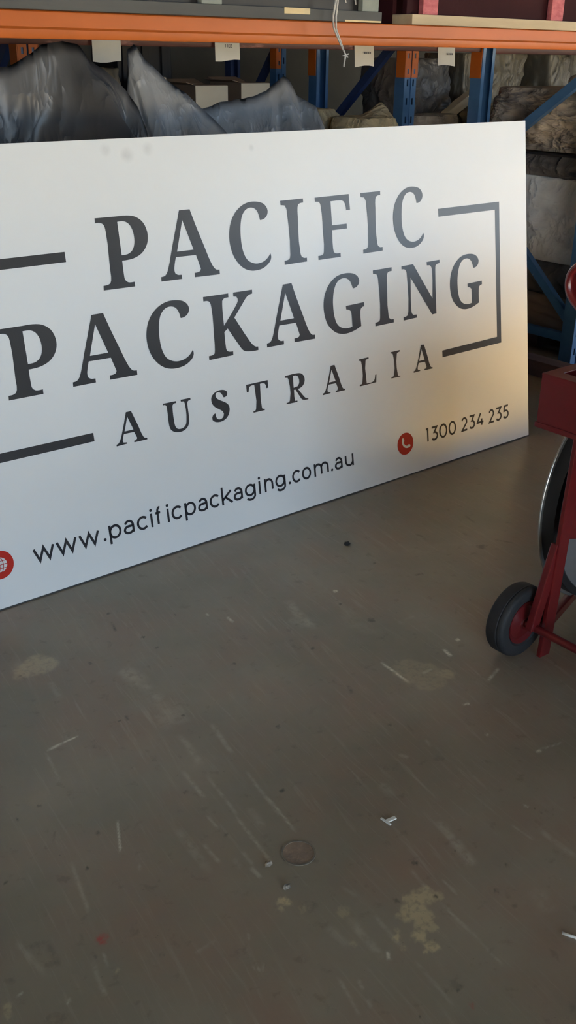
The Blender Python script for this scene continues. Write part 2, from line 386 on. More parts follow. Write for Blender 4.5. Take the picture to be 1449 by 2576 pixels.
DARK_LINES = [(-2.0699, -0.2371, -2.0839, -0.2843, 0.0059, 0.9), (-2.2549, -0.6221, -2.2592, -0.6428, 0.0059, 0.6), (-2.2963, -0.9287, -2.2863, -0.9287, 0.0081, 0.9), (-2.0397, -0.414, -2.0407, -0.4252, 0.0084, 0.8), (-1.2266, -0.5549, -1.2015, -0.5633, 0.0086, 0.8), (-0.8522, -0.5422, -0.8207, -0.5968, 0.0076, 0.6), (-0.8034, -0.2924, -0.8005, -0.3007, 0.0084, 0.8), (-0.8946, -0.4456, -0.901, -0.4683, 0.0078, 0.6), (-0.7913, -0.362, -0.8064, -0.419, 0.0081, 0.5), (-1.028, -0.3614, -1.0182, -0.3872, 0.0077, 0.6), (-1.7659, -0.8514, -1.7807, -0.882, 0.0063, 0.7), (-1.2994, -0.7821, -1.2728, -0.7617, 0.0046, 0.5), (-2.304, -1.0842, -2.296, -1.0779, 0.0056, 0.9), (-2.572, -0.8863, -2.5563, -0.8639, 0.0037, 0.5), (-2.6931, -1.1014, -2.7002, -1.159, 0.009, 0.35), (-2.6443, -1.1669, -2.6424, -1.1841, 0.0037, 0.5), (-1.7669, -0.8553, -1.7792, -0.8806, 0.0076, 0.6), (-1.7631, -1.0456, -1.7724, -1.081, 0.0046, 0.4), (-2.213, -1.6098, -2.1948, -1.6079, 0.0043, 0.7)]
STAIN_BLOBS = [(-2.1029, -1.4323, 0.0217, 0.75), (-2.1133, -1.4215, 0.0117, 0.5), (-2.0982, -1.4486, 0.0149, 0.6), (-2.0847, -1.4503, 0.01, 0.5), (-2.1357, -1.4287, 0.0148, 0.7), (-2.1413, -1.4487, 0.0276, 0.8), (-2.1599, -1.4484, 0.0161, 0.7), (-2.1406, -1.4685, 0.0193, 0.7), (-2.1613, -1.4804, 0.0158, 0.7), (-2.1476, -1.4913, 0.011, 0.6), (-2.1806, -1.495, 0.0132, 0.9), (-2.1802, -1.4885, 0.0109, 0.8), (-2.1789, -1.5189, 0.0145, 0.9), (-2.1934, -1.523, 0.0068, 0.8), (-2.2104, -1.47, 0.0085, 0.8), (-2.2012, -1.4608, 0.0055, 0.8), (-2.1738, -1.4374, 0.0072, 0.6), (-2.3156, -1.2838, 0.0123, 1.0), (-2.3299, -1.292, 0.0065, 0.7), (-2.2464, -1.3703, 0.0113, 0.35), (-2.2996, -1.3184, 0.0097, 0.4), (-2.2794, -1.4324, 0.0077, 0.4), (-2.2191, -1.4937, 0.0061, 0.6), (-2.3231, -0.3129, 0.0529, 0.5), (-2.3716, -0.3139, 0.0325, 0.4), (-2.8013, -1.1769, 0.0069, 0.5), (-2.8064, -1.1916, 0.0068, 0.4), (-2.6293, -1.228, 0.0044, 0.8), (-1.5812, -0.9416, 0.0525, 0.3), (-1.5935, -0.8986, 0.0399, 0.3), (-1.5395, -0.9631, 0.0238, 0.5)]
RED_BLOBS = [(-2.6136, -1.1536, 0.0123, 0.9), (-2.2141, -1.6447, 0.0042, 0.6)]
DARK_BLOBS = [(-2.0421, -0.3545, 0.0057, 0.9), (-1.9283, -0.6019, 0.0054, 0.8), (-2.0031, -0.8768, 0.007, 0.9), (-2.0542, -0.1936, 0.0076, 0.8), (-2.2766, -0.632, 0.0035, 0.8), (-2.1497, -0.7046, 0.0047, 0.8), (-2.1294, -1.0483, 0.0061, 0.9), (-2.5487, -0.7795, 0.0049, 0.6), (-2.2142, -0.3787, 0.0053, 0.7), (-1.9127, -0.3089, 0.0046, 0.7), (-2.1642, -0.7948, 0.0034, 0.7), (-1.7241, -0.6712, 0.0056, 0.8), (-1.2698, -0.4257, 0.0053, 0.9), (-1.5149, -0.5459, 0.0047, 0.8), (-1.2085, -0.7525, 0.0048, 0.7), (-0.9251, -0.5516, 0.0168, 0.7), (-1.506, -0.6618, 0.0106, 0.7), (-2.5564, -0.9904, 0.0035, 0.9), (-2.6891, -0.9296, 0.0042, 0.8), (-2.4691, -1.1031, 0.0025, 0.8), (-2.602, -0.7864, 0.0047, 0.8), (-2.495, -0.9208, 0.0056, 0.7), (-2.5525, -1.2461, 0.0052, 0.5), (-2.0604, -1.3661, 0.0053, 0.9), (-1.9255, -1.4793, 0.0044, 0.9), (-2.0906, -1.4487, 0.0042, 0.9), (-2.1557, -1.412, 0.0058, 0.6), (-1.795, -1.0284, 0.0047, 0.7), (-1.9762, -1.392, 0.0036, 0.7), (-1.758, -1.4277, 0.0029, 0.9), (-1.7575, -1.4127, 0.003, 0.9), (-1.9932, -1.5082, 0.005, 0.6), (-2.2961, -1.6077, 0.0027, 0.8), (-1.9924, -1.5536, 0.0066, 0.4)]

def build_floor():
    """floor with a fine grid where the camera looks; scratches and stains are written on its points"""
    import numpy as np
    def axis(lo, a, z, hi, st):
        return np.concatenate([np.linspace(lo, a, 9)[:-1], np.arange(a, z, st), np.linspace(z, hi, 9)])
    xs = axis(X0 - .2, -2.95, .30, X1 + .2, .0042); ys = axis(Y0 - .2, -1.90, .22, Y1 + .2, .0042)
    nx, ny = len(xs), len(ys)
    XX, YY = np.meshgrid(xs, ys)
    co = np.zeros((ny * nx, 3), np.float32); co[:, 0] = XX.ravel(); co[:, 1] = YY.ravel()
    low = [(xs[0], ys[0], -.2), (xs[-1], ys[0], -.2), (xs[-1], ys[-1], -.2), (xs[0], ys[-1], -.2)]
    co = np.vstack([co, np.array(low, np.float32)])
    i = np.arange(ny - 1)[:, None] * nx + np.arange(nx - 1)[None, :]
    q = np.stack([i, i + 1, i + nx + 1, i + nx], -1).reshape(-1, 4)
    n0 = nx * ny
    sides = np.array([[n0, n0+1, nx-1, 0], [n0+1, n0+2, n0-1, nx-1], [n0+2, n0+3, n0-nx, n0-1], [n0+3, n0, 0, n0-nx], [n0+3, n0+2, n0+1, n0]])
    q = np.vstack([q, sides]).astype(np.int32)
    me = bpy.data.meshes.new('floor')
    me.vertices.add(len(co)); me.vertices.foreach_set('co', co.ravel())
    me.loops.add(q.size); me.loops.foreach_set('vertex_index', q.ravel())
    me.polygons.add(len(q)); me.polygons.foreach_set('loop_start', np.arange(len(q), dtype=np.int32) * 4)
    me.update(calc_edges=True); me.validate()
    chan = np.zeros((6, ny, nx), np.float32)
    rs = np.random.RandomState(4)
    tab = rs.rand(64, 64)
    def rough(x, y, f):
        u, v = x * f, y * f; iu = np.floor(u).astype(int); iv = np.floor(v).astype(int); fu = u - iu; fv = v - iv
        T = lambda a, b_: tab[a % 64, b_ % 64]
        return (T(iu, iv)*(1-fu)*(1-fv) + T(iu+1, iv)*fu*(1-fv) + T(iu, iv+1)*(1-fu)*fv + T(iu+1, iv+1)*fu*fv)
    def window(x0, x1, y0, y1):
        a, b_ = np.searchsorted(xs, (x0, x1)); c, d = np.searchsorted(ys, (y0, y1))
        return slice(c, d), slice(a, b_)
    def put(k, w_, val):
        chan[k][w_] = np.maximum(chan[k][w_], val)
    def lines(k, L, wmin):
        for x0, y0, x1, y1, wd, al in L:
            wd = max(wd, wmin); m = wd * 1.6 + .006
            w_ = window(min(x0, x1) - m, max(x0, x1) + m, min(y0, y1) - m, max(y0, y1) + m)
            x, y = XX[w_], YY[w_]
            if not x.size: continue
            dx, dy = x1 - x0, y1 - y0; L2 = dx*dx + dy*dy
            t = ((x - x0)*dx + (y - y0)*dy) / L2; tc = np.clip(t, 0, 1)
            wob = (rough(x, y, 14) - .5) * wd * .8
            d = np.abs(((x - x0)*dy - (y - y0)*dx) / math.sqrt(L2) + wob)
            end = np.hypot(x - x0 - tc*dx, y - y0 - tc*dy)
            d = np.where((t < 0) | (t > 1), end, d)
            e = np.clip(np.minimum(t, 1 - t) * 5 + .35, 0, 1)
            put(k, w_, al * np.clip(1.35 - d / (wd * .62), 0, 1) * e * (.45 + .75 * rough(x, y, 70)))
    def blobs(k, B):
        for x0, y0, r, al in B:
            m = r * 1.8; w_ = window(x0 - m, x0 + m, y0 - m, y0 + m); x, y = XX[w_], YY[w_]
            if not x.size: continue
            d = np.hypot(x - x0, y - y0) / r
            d = d + (rough(x, y, .9 / r) - .5) * .9 + (rough(x, y, 2.6 / r) - .5) * .6
            put(k, w_, al * np.clip((1.05 - d) * 3.5, 0, 1))
    lines(0, SCRATCH_LINES, .003); lines(1, BRIGHT_LINES, .0034); lines(4, DARK_LINES, .004)
    blobs(2, STAIN_BLOBS); blobs(3, RED_BLOBS); blobs(4, DARK_BLOBS)
    for nm, ks in (('marks', (0, 1, 2)), ('spots', (3, 4, 5))):
        arr = np.ones((len(co), 4), np.float32); arr[n0:, :3] = 0
        for j, k in enumerate(ks): arr[:n0, j] = chan[k].ravel()
        at = me.attributes.new(nm, 'FLOAT_COLOR', 'POINT'); at.data.foreach_set('color', arr.ravel())
    me.materials.append(M['floor'])
    o = bpy.data.objects.new('floor', me); COL.objects.link(o)
    return tag(o, kind='structure')
FLOOR = build_floor()
MB().box(X0 - .2, X1 + .2, Y1, Y1 + .2, 0, CEIL_Z).build('wall_back', M['concrete'], kind='structure')
MB().box(X0 - .2, X0, Y0, Y1, 0, CEIL_Z).build('wall_left', M['wall'], kind='structure')
b = MB()
d0, d1, dh = DOOR_RIGHT
b.box(X1, X1 + .2, Y0, d0, 0, CEIL_Z); b.box(X1, X1 + .2, d1, Y1, 0, CEIL_Z); b.box(X1, X1 + .2, d0, d1, dh, CEIL_Z)
b.build('wall_right', M['wall'], kind='structure')
b = MB(); x_ = X0 - .2
for d0, d1, dh in DOORS_FRONT:
    b.box(x_, d0, Y0 - .2, Y0, 0, CEIL_Z); b.box(d0, d1, Y0 - .2, Y0, dh, CEIL_Z); x_ = d1
b.box(x_, X1 + .2, Y0 - .2, Y0, 0, CEIL_Z)
b.build('wall_front', M['wall'], kind='structure')
b = MB(); z0_, z1_ = CEIL_Z, CEIL_Z + .05
xs_ = sorted({X0 - .2, X1 + .2} | {v for r_ in ADDED_ROOF_GAPS for v in r_[:2]}); ys_ = sorted({Y0 - .2, Y1 + .2} | {v for r_ in ADDED_ROOF_GAPS for v in r_[2:]})
for xa, xb in zip(xs_, xs_[1:]):
    for ya, yb in zip(ys_, ys_[1:]):
        if not any(r_[0] <= (xa + xb) / 2 <= r_[1] and r_[2] <= (ya + yb) / 2 <= r_[3] for r_ in ADDED_ROOF_GAPS):
            b.box(xa, xb, ya, yb, z0_, z1_)
b.build('ceiling', M['ceil'], kind='structure')
MB().box(-30, 34, -34, 24, -.35, -.21).build('ground', M['apron'], kind='structure')
# ------------------------------------------------------------------ pallet racks
def upright(parent, x0, x1, yf, depth, out, z1, m):
    """C-section post: perforated outer face at yf, open side towards -out*y (out = -1: face looks at -Y)"""
    W = x1 - x0; xs = [0, .20, .32, .42, .58, .68, .80, 1]
    mb = MB(); inn = -out
    # outer face in narrow rows; the hole columns miss every third row
    pitch, hole = .0915, .034
    rows = [.012]; z = .06
    while z < z1 - .05:
        rows += [z, z + hole]; z += pitch
    rows.append(z1)
    for c in range(7):
        a, d = x0 + xs[c]*W, x0 + xs[c+1]*W
        if c in (1, 5):
            for r in range(len(rows) - 1):
                if r % 2 == 0:
                    mb.add([(a, yf, rows[r]), (d, yf, rows[r]), (d, yf, rows[r+1]), (a, yf, rows[r+1])], [(0,1,2,3)])
        else:
            y = yf + (inn * .007 if c == 3 else 0)
            mb.add([(a, y, .012), (d, y, .012), (d, y, z1), (a, y, z1)], [(0,1,2,3)])
            if c == 3:
                for q in (a, d): mb.add([(q, yf, .012), (q, y, .012), (q, y, z1), (q, yf, z1)], [(0,1,2,3)])
    yb = yf + inn * depth
    for x, lx in ((x0, x0 + .02), (x1, x1 - .02)):
        mb.add([(x, yf, .012), (x, yb, .012), (x, yb, z1), (x, yf, z1)], [(0,1,2,3)])
        mb.add([(x, yb, .012), (lx, yb, .012), (lx, yb, z1), (x, yb, z1)], [(0,1,2,3)])
    o = mb.build('upright', m, parent, fix=False)
    md = o.modifiers.new('steel thickness', 'SOLIDIFY'); md.thickness = .002; md.offset = 0
    MB().box(x0 - .02, x1 + .02, min(yf, yb) - .02, max(yf, yb) + .02, 0, .012).build('base_plate', m, parent)
    return o

def connector(parent, xa, xb, xs, yf, depth, out, z0, z1, m):
    """beam end plate: bent round the post, a face part xa..xb and a side part at x = xs"""
    inn = -out; mb = MB()
    t = .004; y0 = yf + out * t
    # the face with three slots showing
    W = xb - xa; rows = [z0]; z = z0 + .018
    while z < z1 - .03: rows += [z, z + .024]; z += .075
    rows.append(z1)
    for a, d, hol in ((xa, xa + W*.36, 0), (xa + W*.36, xa + W*.64, 1), (xa + W*.64, xb, 0)):
        if hol:
            for r in range(0, len(rows) - 1, 2): mb.box(a, d, min(yf, y0), max(yf, y0), rows[r], rows[r+1])
        else: mb.box(a, d, min(yf, y0), max(yf, y0), z0, z1)
    s = -1 if xs <= xa + .001 else 1
    mb.box(min(xs, xs + s*t), max(xs, xs + s*t), min(y0, yf + inn*depth), max(y0, yf + inn*depth), z0, z1)
    return mb.build('beam_connector', m, parent)

def beam(parent, x0, x1, y, z0, z1, m, out=-1):
    """step-profile beam; y is the front of the upper part"""
    i = -out; h = z1 - z0
    prof = [(y - i*.008, z0 + .003), (y - i*.006, z0), (y + i*.045, z0), (y + i*.045, z1), (y + i*.003, z1), (y, z1 - .003), (y, z0 + h*.42), (y - i*.003, z0 + h*.38), (y - i*.008, z0 + h*.33)]
    return MB().prism(prof, 'x', x0, x1).build('beam', m, parent, smooth=True)

def brace(parent, x, a, b, m, w_=.042):
    """bracing channel in the frame's plane, from (y, z) a to b"""
    A = Vector((x, *a)); B = Vector((x, *b)); d = (B - A).normalized(); n = Vector((1, 0, 0)).cross(d)
    mb = MB()
    for o1, o2, q0, q1 in ((-.5, .5, -.016, -.0135), (-.5, -.44, -.0135, .016), (.44, .5, -.0135, .016)):
        vs = []
        for P in (A, B):
            for u, v in ((o1, q0), (o2, q0), (o2, q1), (o1, q1)):
                vs.append(P + n * (u * w_) + Vector((v, 0, 0)))
        mb.add(vs, [(3,2,1,0),(4,5,6,7),(0,1,5,4),(1,2,6,5),(2,3,7,6),(3,0,4,7)])
    return mb.build('brace', m, parent)

def bolts(parent, pts, m):
    for p in pts:
        MB().lathe([(0, -.004), (.007, -.004), (.007, 0), (0, 0)], p, 8).build('bolt', m, parent)

# nearest rack: the orange beam crosses the top of the view, one frame stands right of the sign
rackA = empty('pallet_rack', label='nearest blue pallet rack with the long orange front beam above the sign', cat='pallet rack', group='pallet racks')
FX = (.945, 1.035)                                   # posts of the frame, in x
LX = (-2.32, -2.23)
ZB = 1.4287
for q in (FX, LX):
    upright(rackA, q[0], q[1], .50, .07, -1, 2.7, M['blue'])
    rp = upright(rackA, q[0], q[1], 1.30, .07, 1, 2.7, M['blue'])
    xc = (q[0] + q[1]) / 2
    for a, c in (((.545,.13),(1.255,.13)), ((.545,.195),(1.255,.83)), ((1.255,.89),(.545,1.40)), ((.545,1.46),(1.255,2.05))):
        brace(rackA, xc, a, c, M['blue'])
    bolts(rp, [(xc - .012, 1.290, 1.30), (xc + .03, 1.290, 1.30), (xc - .005, 1.290, 1.135)], M['steel'])
beam(rackA, LX[1], FX[0], .45, ZB, 1.498, M['orange'])
beam(rackA, LX[1], FX[0], 1.252, 1.418, 1.498, M['shadedbeam'], -1)
beam(rackA, FX[1], 3.6, .45, ZB, 1.498, M['orange'])
beam(rackA, FX[1], 3.6, 1.252, 1.412, 1.498, M['shadedbeam'], -1)
connector(rackA, FX[0] + .002, FX[0] + .042, FX[0], .50, .06, -1, 1.33, 1.52, M['orange'])
connector(rackA, FX[0] + .002, FX[0] + .042, FX[0], 1.30, .066, 1, 1.30, 1.52, M['orange'])
connector(rackA, FX[1] - .042, FX[1] - .002, FX[1], 1.30, .066, 1, 1.30, 1.52, M['orange'])
connector(rackA, LX[1] - .042, LX[1] - .002, LX[1], .50, .06, -1, 1.33, 1.52, M['orange'])

# second rack, back to back with the first
rackB = empty('pallet_rack', label='second blue pallet rack, behind the nearest one, slotted post with orange beam ends', cat='pallet rack', group='pallet racks')
QX = (.905, .993)
for q in (QX, (-1.27, -1.182), (3.4, 3.488)):
    upright(rackB, q[0], q[1], 1.72, .07, -1, 2.7, M['blue'])
    upright(rackB, q[0], q[1], 2.50, .07, 1, 2.7, M['blue'])
    xc = (q[0] + q[1]) / 2
    for a, c in (((1.765,.13),(2.455,.13)), ((1.765,.2),(2.455,.85)), ((2.455,.93),(1.765,1.53)), ((1.765,1.6),(2.455,2.2))):
        brace(rackB, xc, a, c, M['shadedblue'])
    mid = xc
    connector(rackB, q[0] + .001, mid - .004, q[0], 1.72, .062, -1, 1.292, 1.53, M['orange'])
    connector(rackB, mid + .004, q[1] - .001, q[1], 1.72, .062, -1, 1.292, 1.53, M['orange'])
    connector(rackB, q[0] + .001, mid - .004, q[0], 2.50, .062, 1, 1.285, 1.53, M['orange'])
for a, c in ((-1.182, QX[0]), (QX[1], 3.4)):
    for y, o in ((1.72, -1), (2.455, -1)):
        beam(rackB, a, c, y, 1.437, 1.51, M['orange'], o)
        beam(rackB, a, c, y, .90, .975, M['orange'], o)
    MB().box(a + .004, c - .004, 1.722, 2.498, .975, 1.0).build('shelf_board', M['timber'], rackB)

# third rack towards the wall
rackC = empty('pallet_rack', label='farthest pallet rack by the back wall, small slotted post with an orange beam end', cat='pallet rack', group='pallet racks')
for q in ((.94, 1.015), (-1.9, -1.825)):
    upright(rackC, q[0], q[1], 2.85, .06, -1, 2.7, M['blue'])
    upright(rackC, q[0] + .03, q[1] + .03, 3.42, .06, 1, 2.7, M['shadedblue'])
    xc = (q[0] + q[1]) / 2 + .012
    for a, c in (((2.9,.2),(3.38,.75)), ((3.38,.85),(2.9,1.45)), ((2.9,1.55),(3.38,2.1))):
        brace(rackC, xc, a, c, M['shadedblue'])
    connector(rackC, q[0] + .001, (q[0]+q[1])/2 - .002, q[0], 2.85, .055, -1, 1.315, 1.53, M['orange'])
beam(rackC, -1.825, .94, 2.82, 1.45, 1.53, M['orange'])
beam(rackC, -1.795, .97, 3.38, 1.45, 1.53, M['orange'])

# ------------------------------------------------------------------ pallets lying on the beams
def pallet(name, x0, x1, y0, y1, z, mats, label, blocks, bw, bh=.085, bt=.033, parts=True):
    t = empty(name, (0, 0, 0), label=label, cat='pallet', group='pallets on the orange beam')
    mb_, mblk, mtop = mats
    yb = (y0, (y0 + y1) / 2 - .05, y1 - .1)
    for k, y in enumerate(yb):
        MB().box(x0, x1, y, y + .1, z, z + bt).build('bottom_board', mb_[min(k, len(mb_) - 1)], t, bevel=.002)
        for bx in blocks:
            MB().box(bx - bw/2, bx + bw/2, y + .006, y + (.030 if k == 0 else .094), z + bt, z + bt + bh).build('block', mblk if k == 0 else mtop, t, bevel=.003)
        MB().box(x0, x1, y, y + .1, z + bt + bh, z + bt + bh + .02).build('stringer_board', mtop, t, bevel=.002)
    MB().box(x0 + .004, x1 - .004, y0 + .034, y0 + .056, z + bt, z + bt + bh).build('bearer', mtop if mtop is not M['greypaint'] else M['blackbox'], t, bevel=.002)  # dark board stands in for the shaded gap behind the front blocks
    n = 9; W = (x1 - x0) / n
    for k in range(n):
        MB().box(x0 + k*W + .01, x0 + (k+1)*W - .01, y0, y1, z + bt + bh + .02, z + bt + bh + .04).build('top_board', mtop, t, bevel=.002)
    return t
Z = 1.4985
pg = pallet('pallet', -2.02, -.552, .40, 1.40, Z, ((M['greypaint'],), M['bluegrey'], M['greypaint']),
            'dark grey painted pallet with chipped edges on the orange beam', (-1.85, -1.25, -.600), .075)
MB().box(-.978, -.872, .3985, .4035, Z + .016, Z + .0335).build('chipped_patch', M['barewood'], pg, bevel=.001, label='pale bare wood patch')
MB().box(-.72, -.556, .3985, .4035, Z + .0003, Z + .0055).build('chipped_patch', M['barewood'], pg, label='pale bare wood patch')
pr = pallet('pallet', -.385, 1.05, .42, 1.42, Z, ((M['palewood'], M['shadedred']), M['pink'], M['shadedred']),
            'dark red pallet with a pale worn bottom board on the orange beam', (-.289, .436, 1.0), .076, .10)
# shaded red panel that closes the red pallet's end behind its first board
MB().box(-.385, -.365, .52, 1.42, Z, Z + .133).build('end_board', M['shadedred'], pr, bevel=.002)
# black crates standing on both pallets, dark above the boards
def stacked_crate(x0, x1, y0, y1, z, h, m, label, n=6):
    t = empty('crate', label=label, cat='crate')
    MB().box(x0 + .012, x1 - .012, y0 + .012, y1 - .012, z + .02, z + h).build('body', m, t, bevel=.006)
    MB().box(x0, x1, y0, y1, z, z + .02).build('skid', m, t, bevel=.003)
    for k in range(n):
        x = x0 + (k + .5) * (x1 - x0) / n
        MB().box(x - .02, x + .02, y0, y0 + .012, z + .02, z + h).build('rib', m, t, bevel=.002)
    MB().box(x0, x1, y0, y1, z + h, z + h + .03).build('lid', m, t, bevel=.003)
    return t
stacked_crate(-1.98, -.58, .46, 1.36, Z + .1585, .5, M['blackbox'], 'black crate on the dark grey pallet, mostly above the view')
stacked_crate(-.34, 1.02, .48, 1.38, Z + .1735, .5, M['shadedred'], 'dark red crate on the dark red pallet, mostly above the view')

# twine hanging from the grey pallet in front of the beam
def twine(name, paths, label, r=.0035):
    t = empty(name, label=label, cat='twine')
    for k, (p, rr) in enumerate(paths):
        MB().tube(p, rr, 6).build('strand', M['twine'], t, smooth='all')
    return t
K = (-.737, .372, 1.398)
twine('twine', [
    ([(-.786,.392,1.66), (-.787,.372,1.60), (-.789,.37,1.559), (-.799,.37,1.512), (-.794,.371,1.478), (-.765,.372,1.435), (-.745,.372,1.408), K], [.004,.004,.004,.0035,.0032,.0026,.0022,.003]),
    ([(-.780,.392,1.66), (-.781,.370,1.60), (-.783,.368,1.552), (-.790,.366,1.51), (-.786,.368,1.475), (-.760,.370,1.434), (-.743,.371,1.406), K], [.0035,.0035,.0035,.003,.0028,.0024,.002,.003]),
    ([K, (-.740,.372,1.385), (-.743,.373,1.362)], [.004,.003,.003]),
    ([K, (-.750,.372,1.396)], [.003,.0016]), ([K, (-.724,.371,1.402)], [.003,.0016]), ([K, (-.726,.372,1.391)], [.003,.0016]), ([K, (-.744,.371,1.409)], [.003,.0016])],
    'pale twine with a knot hanging in front of the orange beam')
twine('twine', [([(-.728,.392,1.66), (-.726,.375,1.62), (-.715,.372,1.575), (-.703,.372,1.562), (-.700,.372,1.548)], [.004,.004,.0035,.003,.002]),
                ([(-.752,.392,1.66), (-.750,.378,1.60), (-.746,.374,1.565), (-.742,.374,1.552)], [.003,.003,.003,.002])],
      'short loose twine end beside the knotted twine, top of the view')

# paper labels on the rear beam of the nearest rack
def digit_strokes(mb, txt, x, z, h, y):
    SEG = {'0': [[(0,0),(0,1),(.6,1),(.6,0),(0,0)]], '1': [[(.1,.8),(.35,1),(.35,0)]], '2': [[(0,1),(.6,1),(.6,.5),(0,.5),(0,0),(.6,0)]], '3': [[(0,1),(.6,1),(.25,.55),(.6,.45),(.6,0),(0,0)]]}
    for k, c in enumerate(txt):
        for s in SEG[c]:
            for a, b2 in zip(s, s[1:]):
                A = Vector((x + k*h*.85 + a[0]*h, y, z + a[1]*h)); B = Vector((x + k*h*.85 + b2[0]*h, y, z + b2[1]*h))
                mb.bar(A, B, .0022, .0004, (0, -1, 0))
for k, (x0, x1, z0, lab, txt) in enumerate((
        (-1.204, -1.084, 1.364, 'white paper label behind the leftmost plastic sheets, under the orange beam', None),
        (-.657, -.536, 1.371, 'white paper label with a small grey number, above the brown cartons', '1103'),
        (.096, .212, 1.352, 'white paper label just right of the knotted twine', 'bar'),
        (.632, .751, 1.357, 'white paper label between the slotted post and the dark blue post', 'bar'))):
    mb = MB(); n = 8
    vs = []
    for i in range(n + 1):
        v = i / n
        for u in range(5):
            vs.append((x0 + (x1-x0)*u/4, 1.2370 - .004*math.sin(v*2.5 + k) - .003*(1-v)**2 + (.0 if v < .7 else 0), z0 + (1.50 - z0)*v - .004*math.sin(u*1.1 + k)*(1-v)))
    fs = [(i*5+j, i*5+j+1, (i+1)*5+j+1, (i+1)*5+j) for i in range(n) for j in range(4)]
    t = mb.add(vs, fs).build('paper_label', M['paper'], None, smooth='all', label=lab, cat='label', group='paper labels on the rear beam')
    pm = MB()
    if txt == '1103': digit_strokes(pm, txt, x0 + .046, 1.419, .011, 1.2295)
    elif txt == 'bar':
        for q in range(4): pm.box(x0 + .052 + q*.011, x0 + .060 + q*.011, 1.2287, 1.2293, 1.4035, 1.411)
    if pm.v: pm.build('printed_number', M['ink'], t)

# ------------------------------------------------------------------ plastic sheets over bulk goods
def ridged(p, o=3):
    s, a, f = 0, 1, 1
    for _ in range(o):
        s += a * (1 - abs(noise.noise(p * f))); a *= .5; f *= 2.1
    return s / 1.75
def lerp_poly(pts, s):
    n = len(pts) - 1; x = max(0, min(.99999, s)) * n; i = int(x); t = x - i
    return pts[i].lerp(pts[i+1], t)
def resample(pts, n):
    pts = [Vector(p) for p in pts]; L = [0]
    for a, b2 in zip(pts, pts[1:]): L.append(L[-1] + (b2 - a).length)
    out = []
    for k in range(n):
        d = L[-1] * k / (n - 1); i = 0
        while i < len(L) - 2 and L[i+1] < d: i += 1
        t = (d - L[i]) / max(1e-9, L[i+1] - L[i]); out.append(pts[i].lerp(pts[i+1], t))
    return out
def drape(name, ridge, front, back, mat, label, folds=(), seed=0, amp=.035, nu=110, nv=44, sag=.12, ff=9, group='grey plastic sheets'):
    """sheet hung over a ridge line: the front falls to the 'front' line, the back to the 'back' line"""
    rg, fr, bk = resample(ridge, nu), resample(front, nu), resample(back, nu)
    vs = []; fs = []; sd = Vector((seed * 7.3, seed * 3.1, seed))
    tot = nv + 14
    for i in range(nu):
        s = i / (nu - 1)
        for j in range(tot + 1):
            if j <= 14:
                t = 1 - j / 14; p = rg[i].lerp(bk[i], t); p.z -= sag * .5 * math.sin(math.pi * t) * .5; nrm = Vector((0, 1, .3))
            else:
                t = (j - 14) / nv; p = rg[i].lerp(fr[i], t)
                p.z -= sag * math.sin(math.pi * t) * (rg[i].z - fr[i].z) * .35
                nrm = Vector((0, -1, .35))
            e = min(1, t * 5)
            q = Vector((s * ff + t * 1.2, t * 1.7, 0)) + sd
            d = (ridged(q) - .55) * amp * 1.6 + (ridged(q * 2.7 + Vector((5, t*3, 1))) - .55) * amp * .55
            q2 = Vector((s * ff * .5, t * 6, 3)) + sd
            d += noise.noise(q2 * 1.3) * amp * .5
            for f0, f1, fa, fw in folds:
                c = f0 + (f1 - f0) * t
                d += fa * max(0, 1 - abs(s - c) / fw) * math.sin(math.pi * min(1, .12 + t)) ** .5
            p += nrm * d * e
            p.z += (ridged(Vector((s*ff*2.2, 9, 0)) + sd) - .55) * .012 * (1 - e)
            if p.z < .003: p.z = .003
            lim = .028 + p.z * math.tan(LEAN)
            if p.y < lim: p.y = lim
            vs.append(p)
    k = tot + 1
    for i in range(nu - 1):
        for j in range(tot): fs.append((i*k+j, i*k+j+1, (i+1)*k+j+1, (i+1)*k+j))
    for i in (0, nu - 1):                                     # closed ends
        fs.append(tuple(i*k + j for j in range(k)))
    return MB().add(vs, fs).build(name, mat, None, smooth='all', label=label, cat='plastic sheet', group=group)

drape('plastic_sheet',
      [(-2.45,.78,1.15), (-2.1,.78,1.27), (-1.92,.76,1.33), (-1.76,.74,1.355), (-1.69,.74,1.385), (-1.65,.74,1.412), (-1.575,.74,1.422), (-1.53,.73,1.415), (-1.505,.72,1.372), (-1.455,.70,1.34), (-1.40,.68,1.285), (-1.37,.66,1.235), (-1.345,.64,1.15), (-1.33,.62,.9)],
      [(-2.5,.25,0), (-2.2,.24,0), (-1.9,.22,0), (-1.6,.2,0), (-1.45,.24,0), (-1.40,.30,0), (-1.385,.4,0)],
      [(-2.45,1.2,0), (-1.9,1.2,0), (-1.385,1.15,0)], M['tarpdark'],
      'dark grey plastic sheet over a tall heap, leftmost above the sign',
      folds=((.66,.80,.20,.07), (.50,.36,-.17,.15), (.26,.20,.12,.09), (.74,.88,-.07,.05)), seed=1, amp=.055, ff=7)
drape('plastic_sheet',
      [(-1.375,.72,1.0), (-1.37,.72,1.30), (-1.362,.72,1.405), (-1.335,.72,1.42), (-1.30,.72,1.375), (-1.235,.70,1.318), (-1.17,.68,1.272), (-1.11,.66,1.22), (-1.05,.64,1.165), (-1.0,.62,1.10), (-.93,.6,.9), (-.90,.58,.6)],
      [(-1.375,.30,0), (-1.32,.24,0), (-1.15,.22,0), (-.98,.24,0), (-.92,.32,0)],
      [(-1.37,.79,0), (-1.1,.75,0), (-.92,.68,0)], M['tarp'],
      'grey plastic sheet with a sharp peak, sloping to the right, middle one above the sign',
      folds=((.20,.18,.09,.06), (.45,.60,.05,.05), (.62,.80,-.05,.05)), seed=4, amp=.045, ff=8)
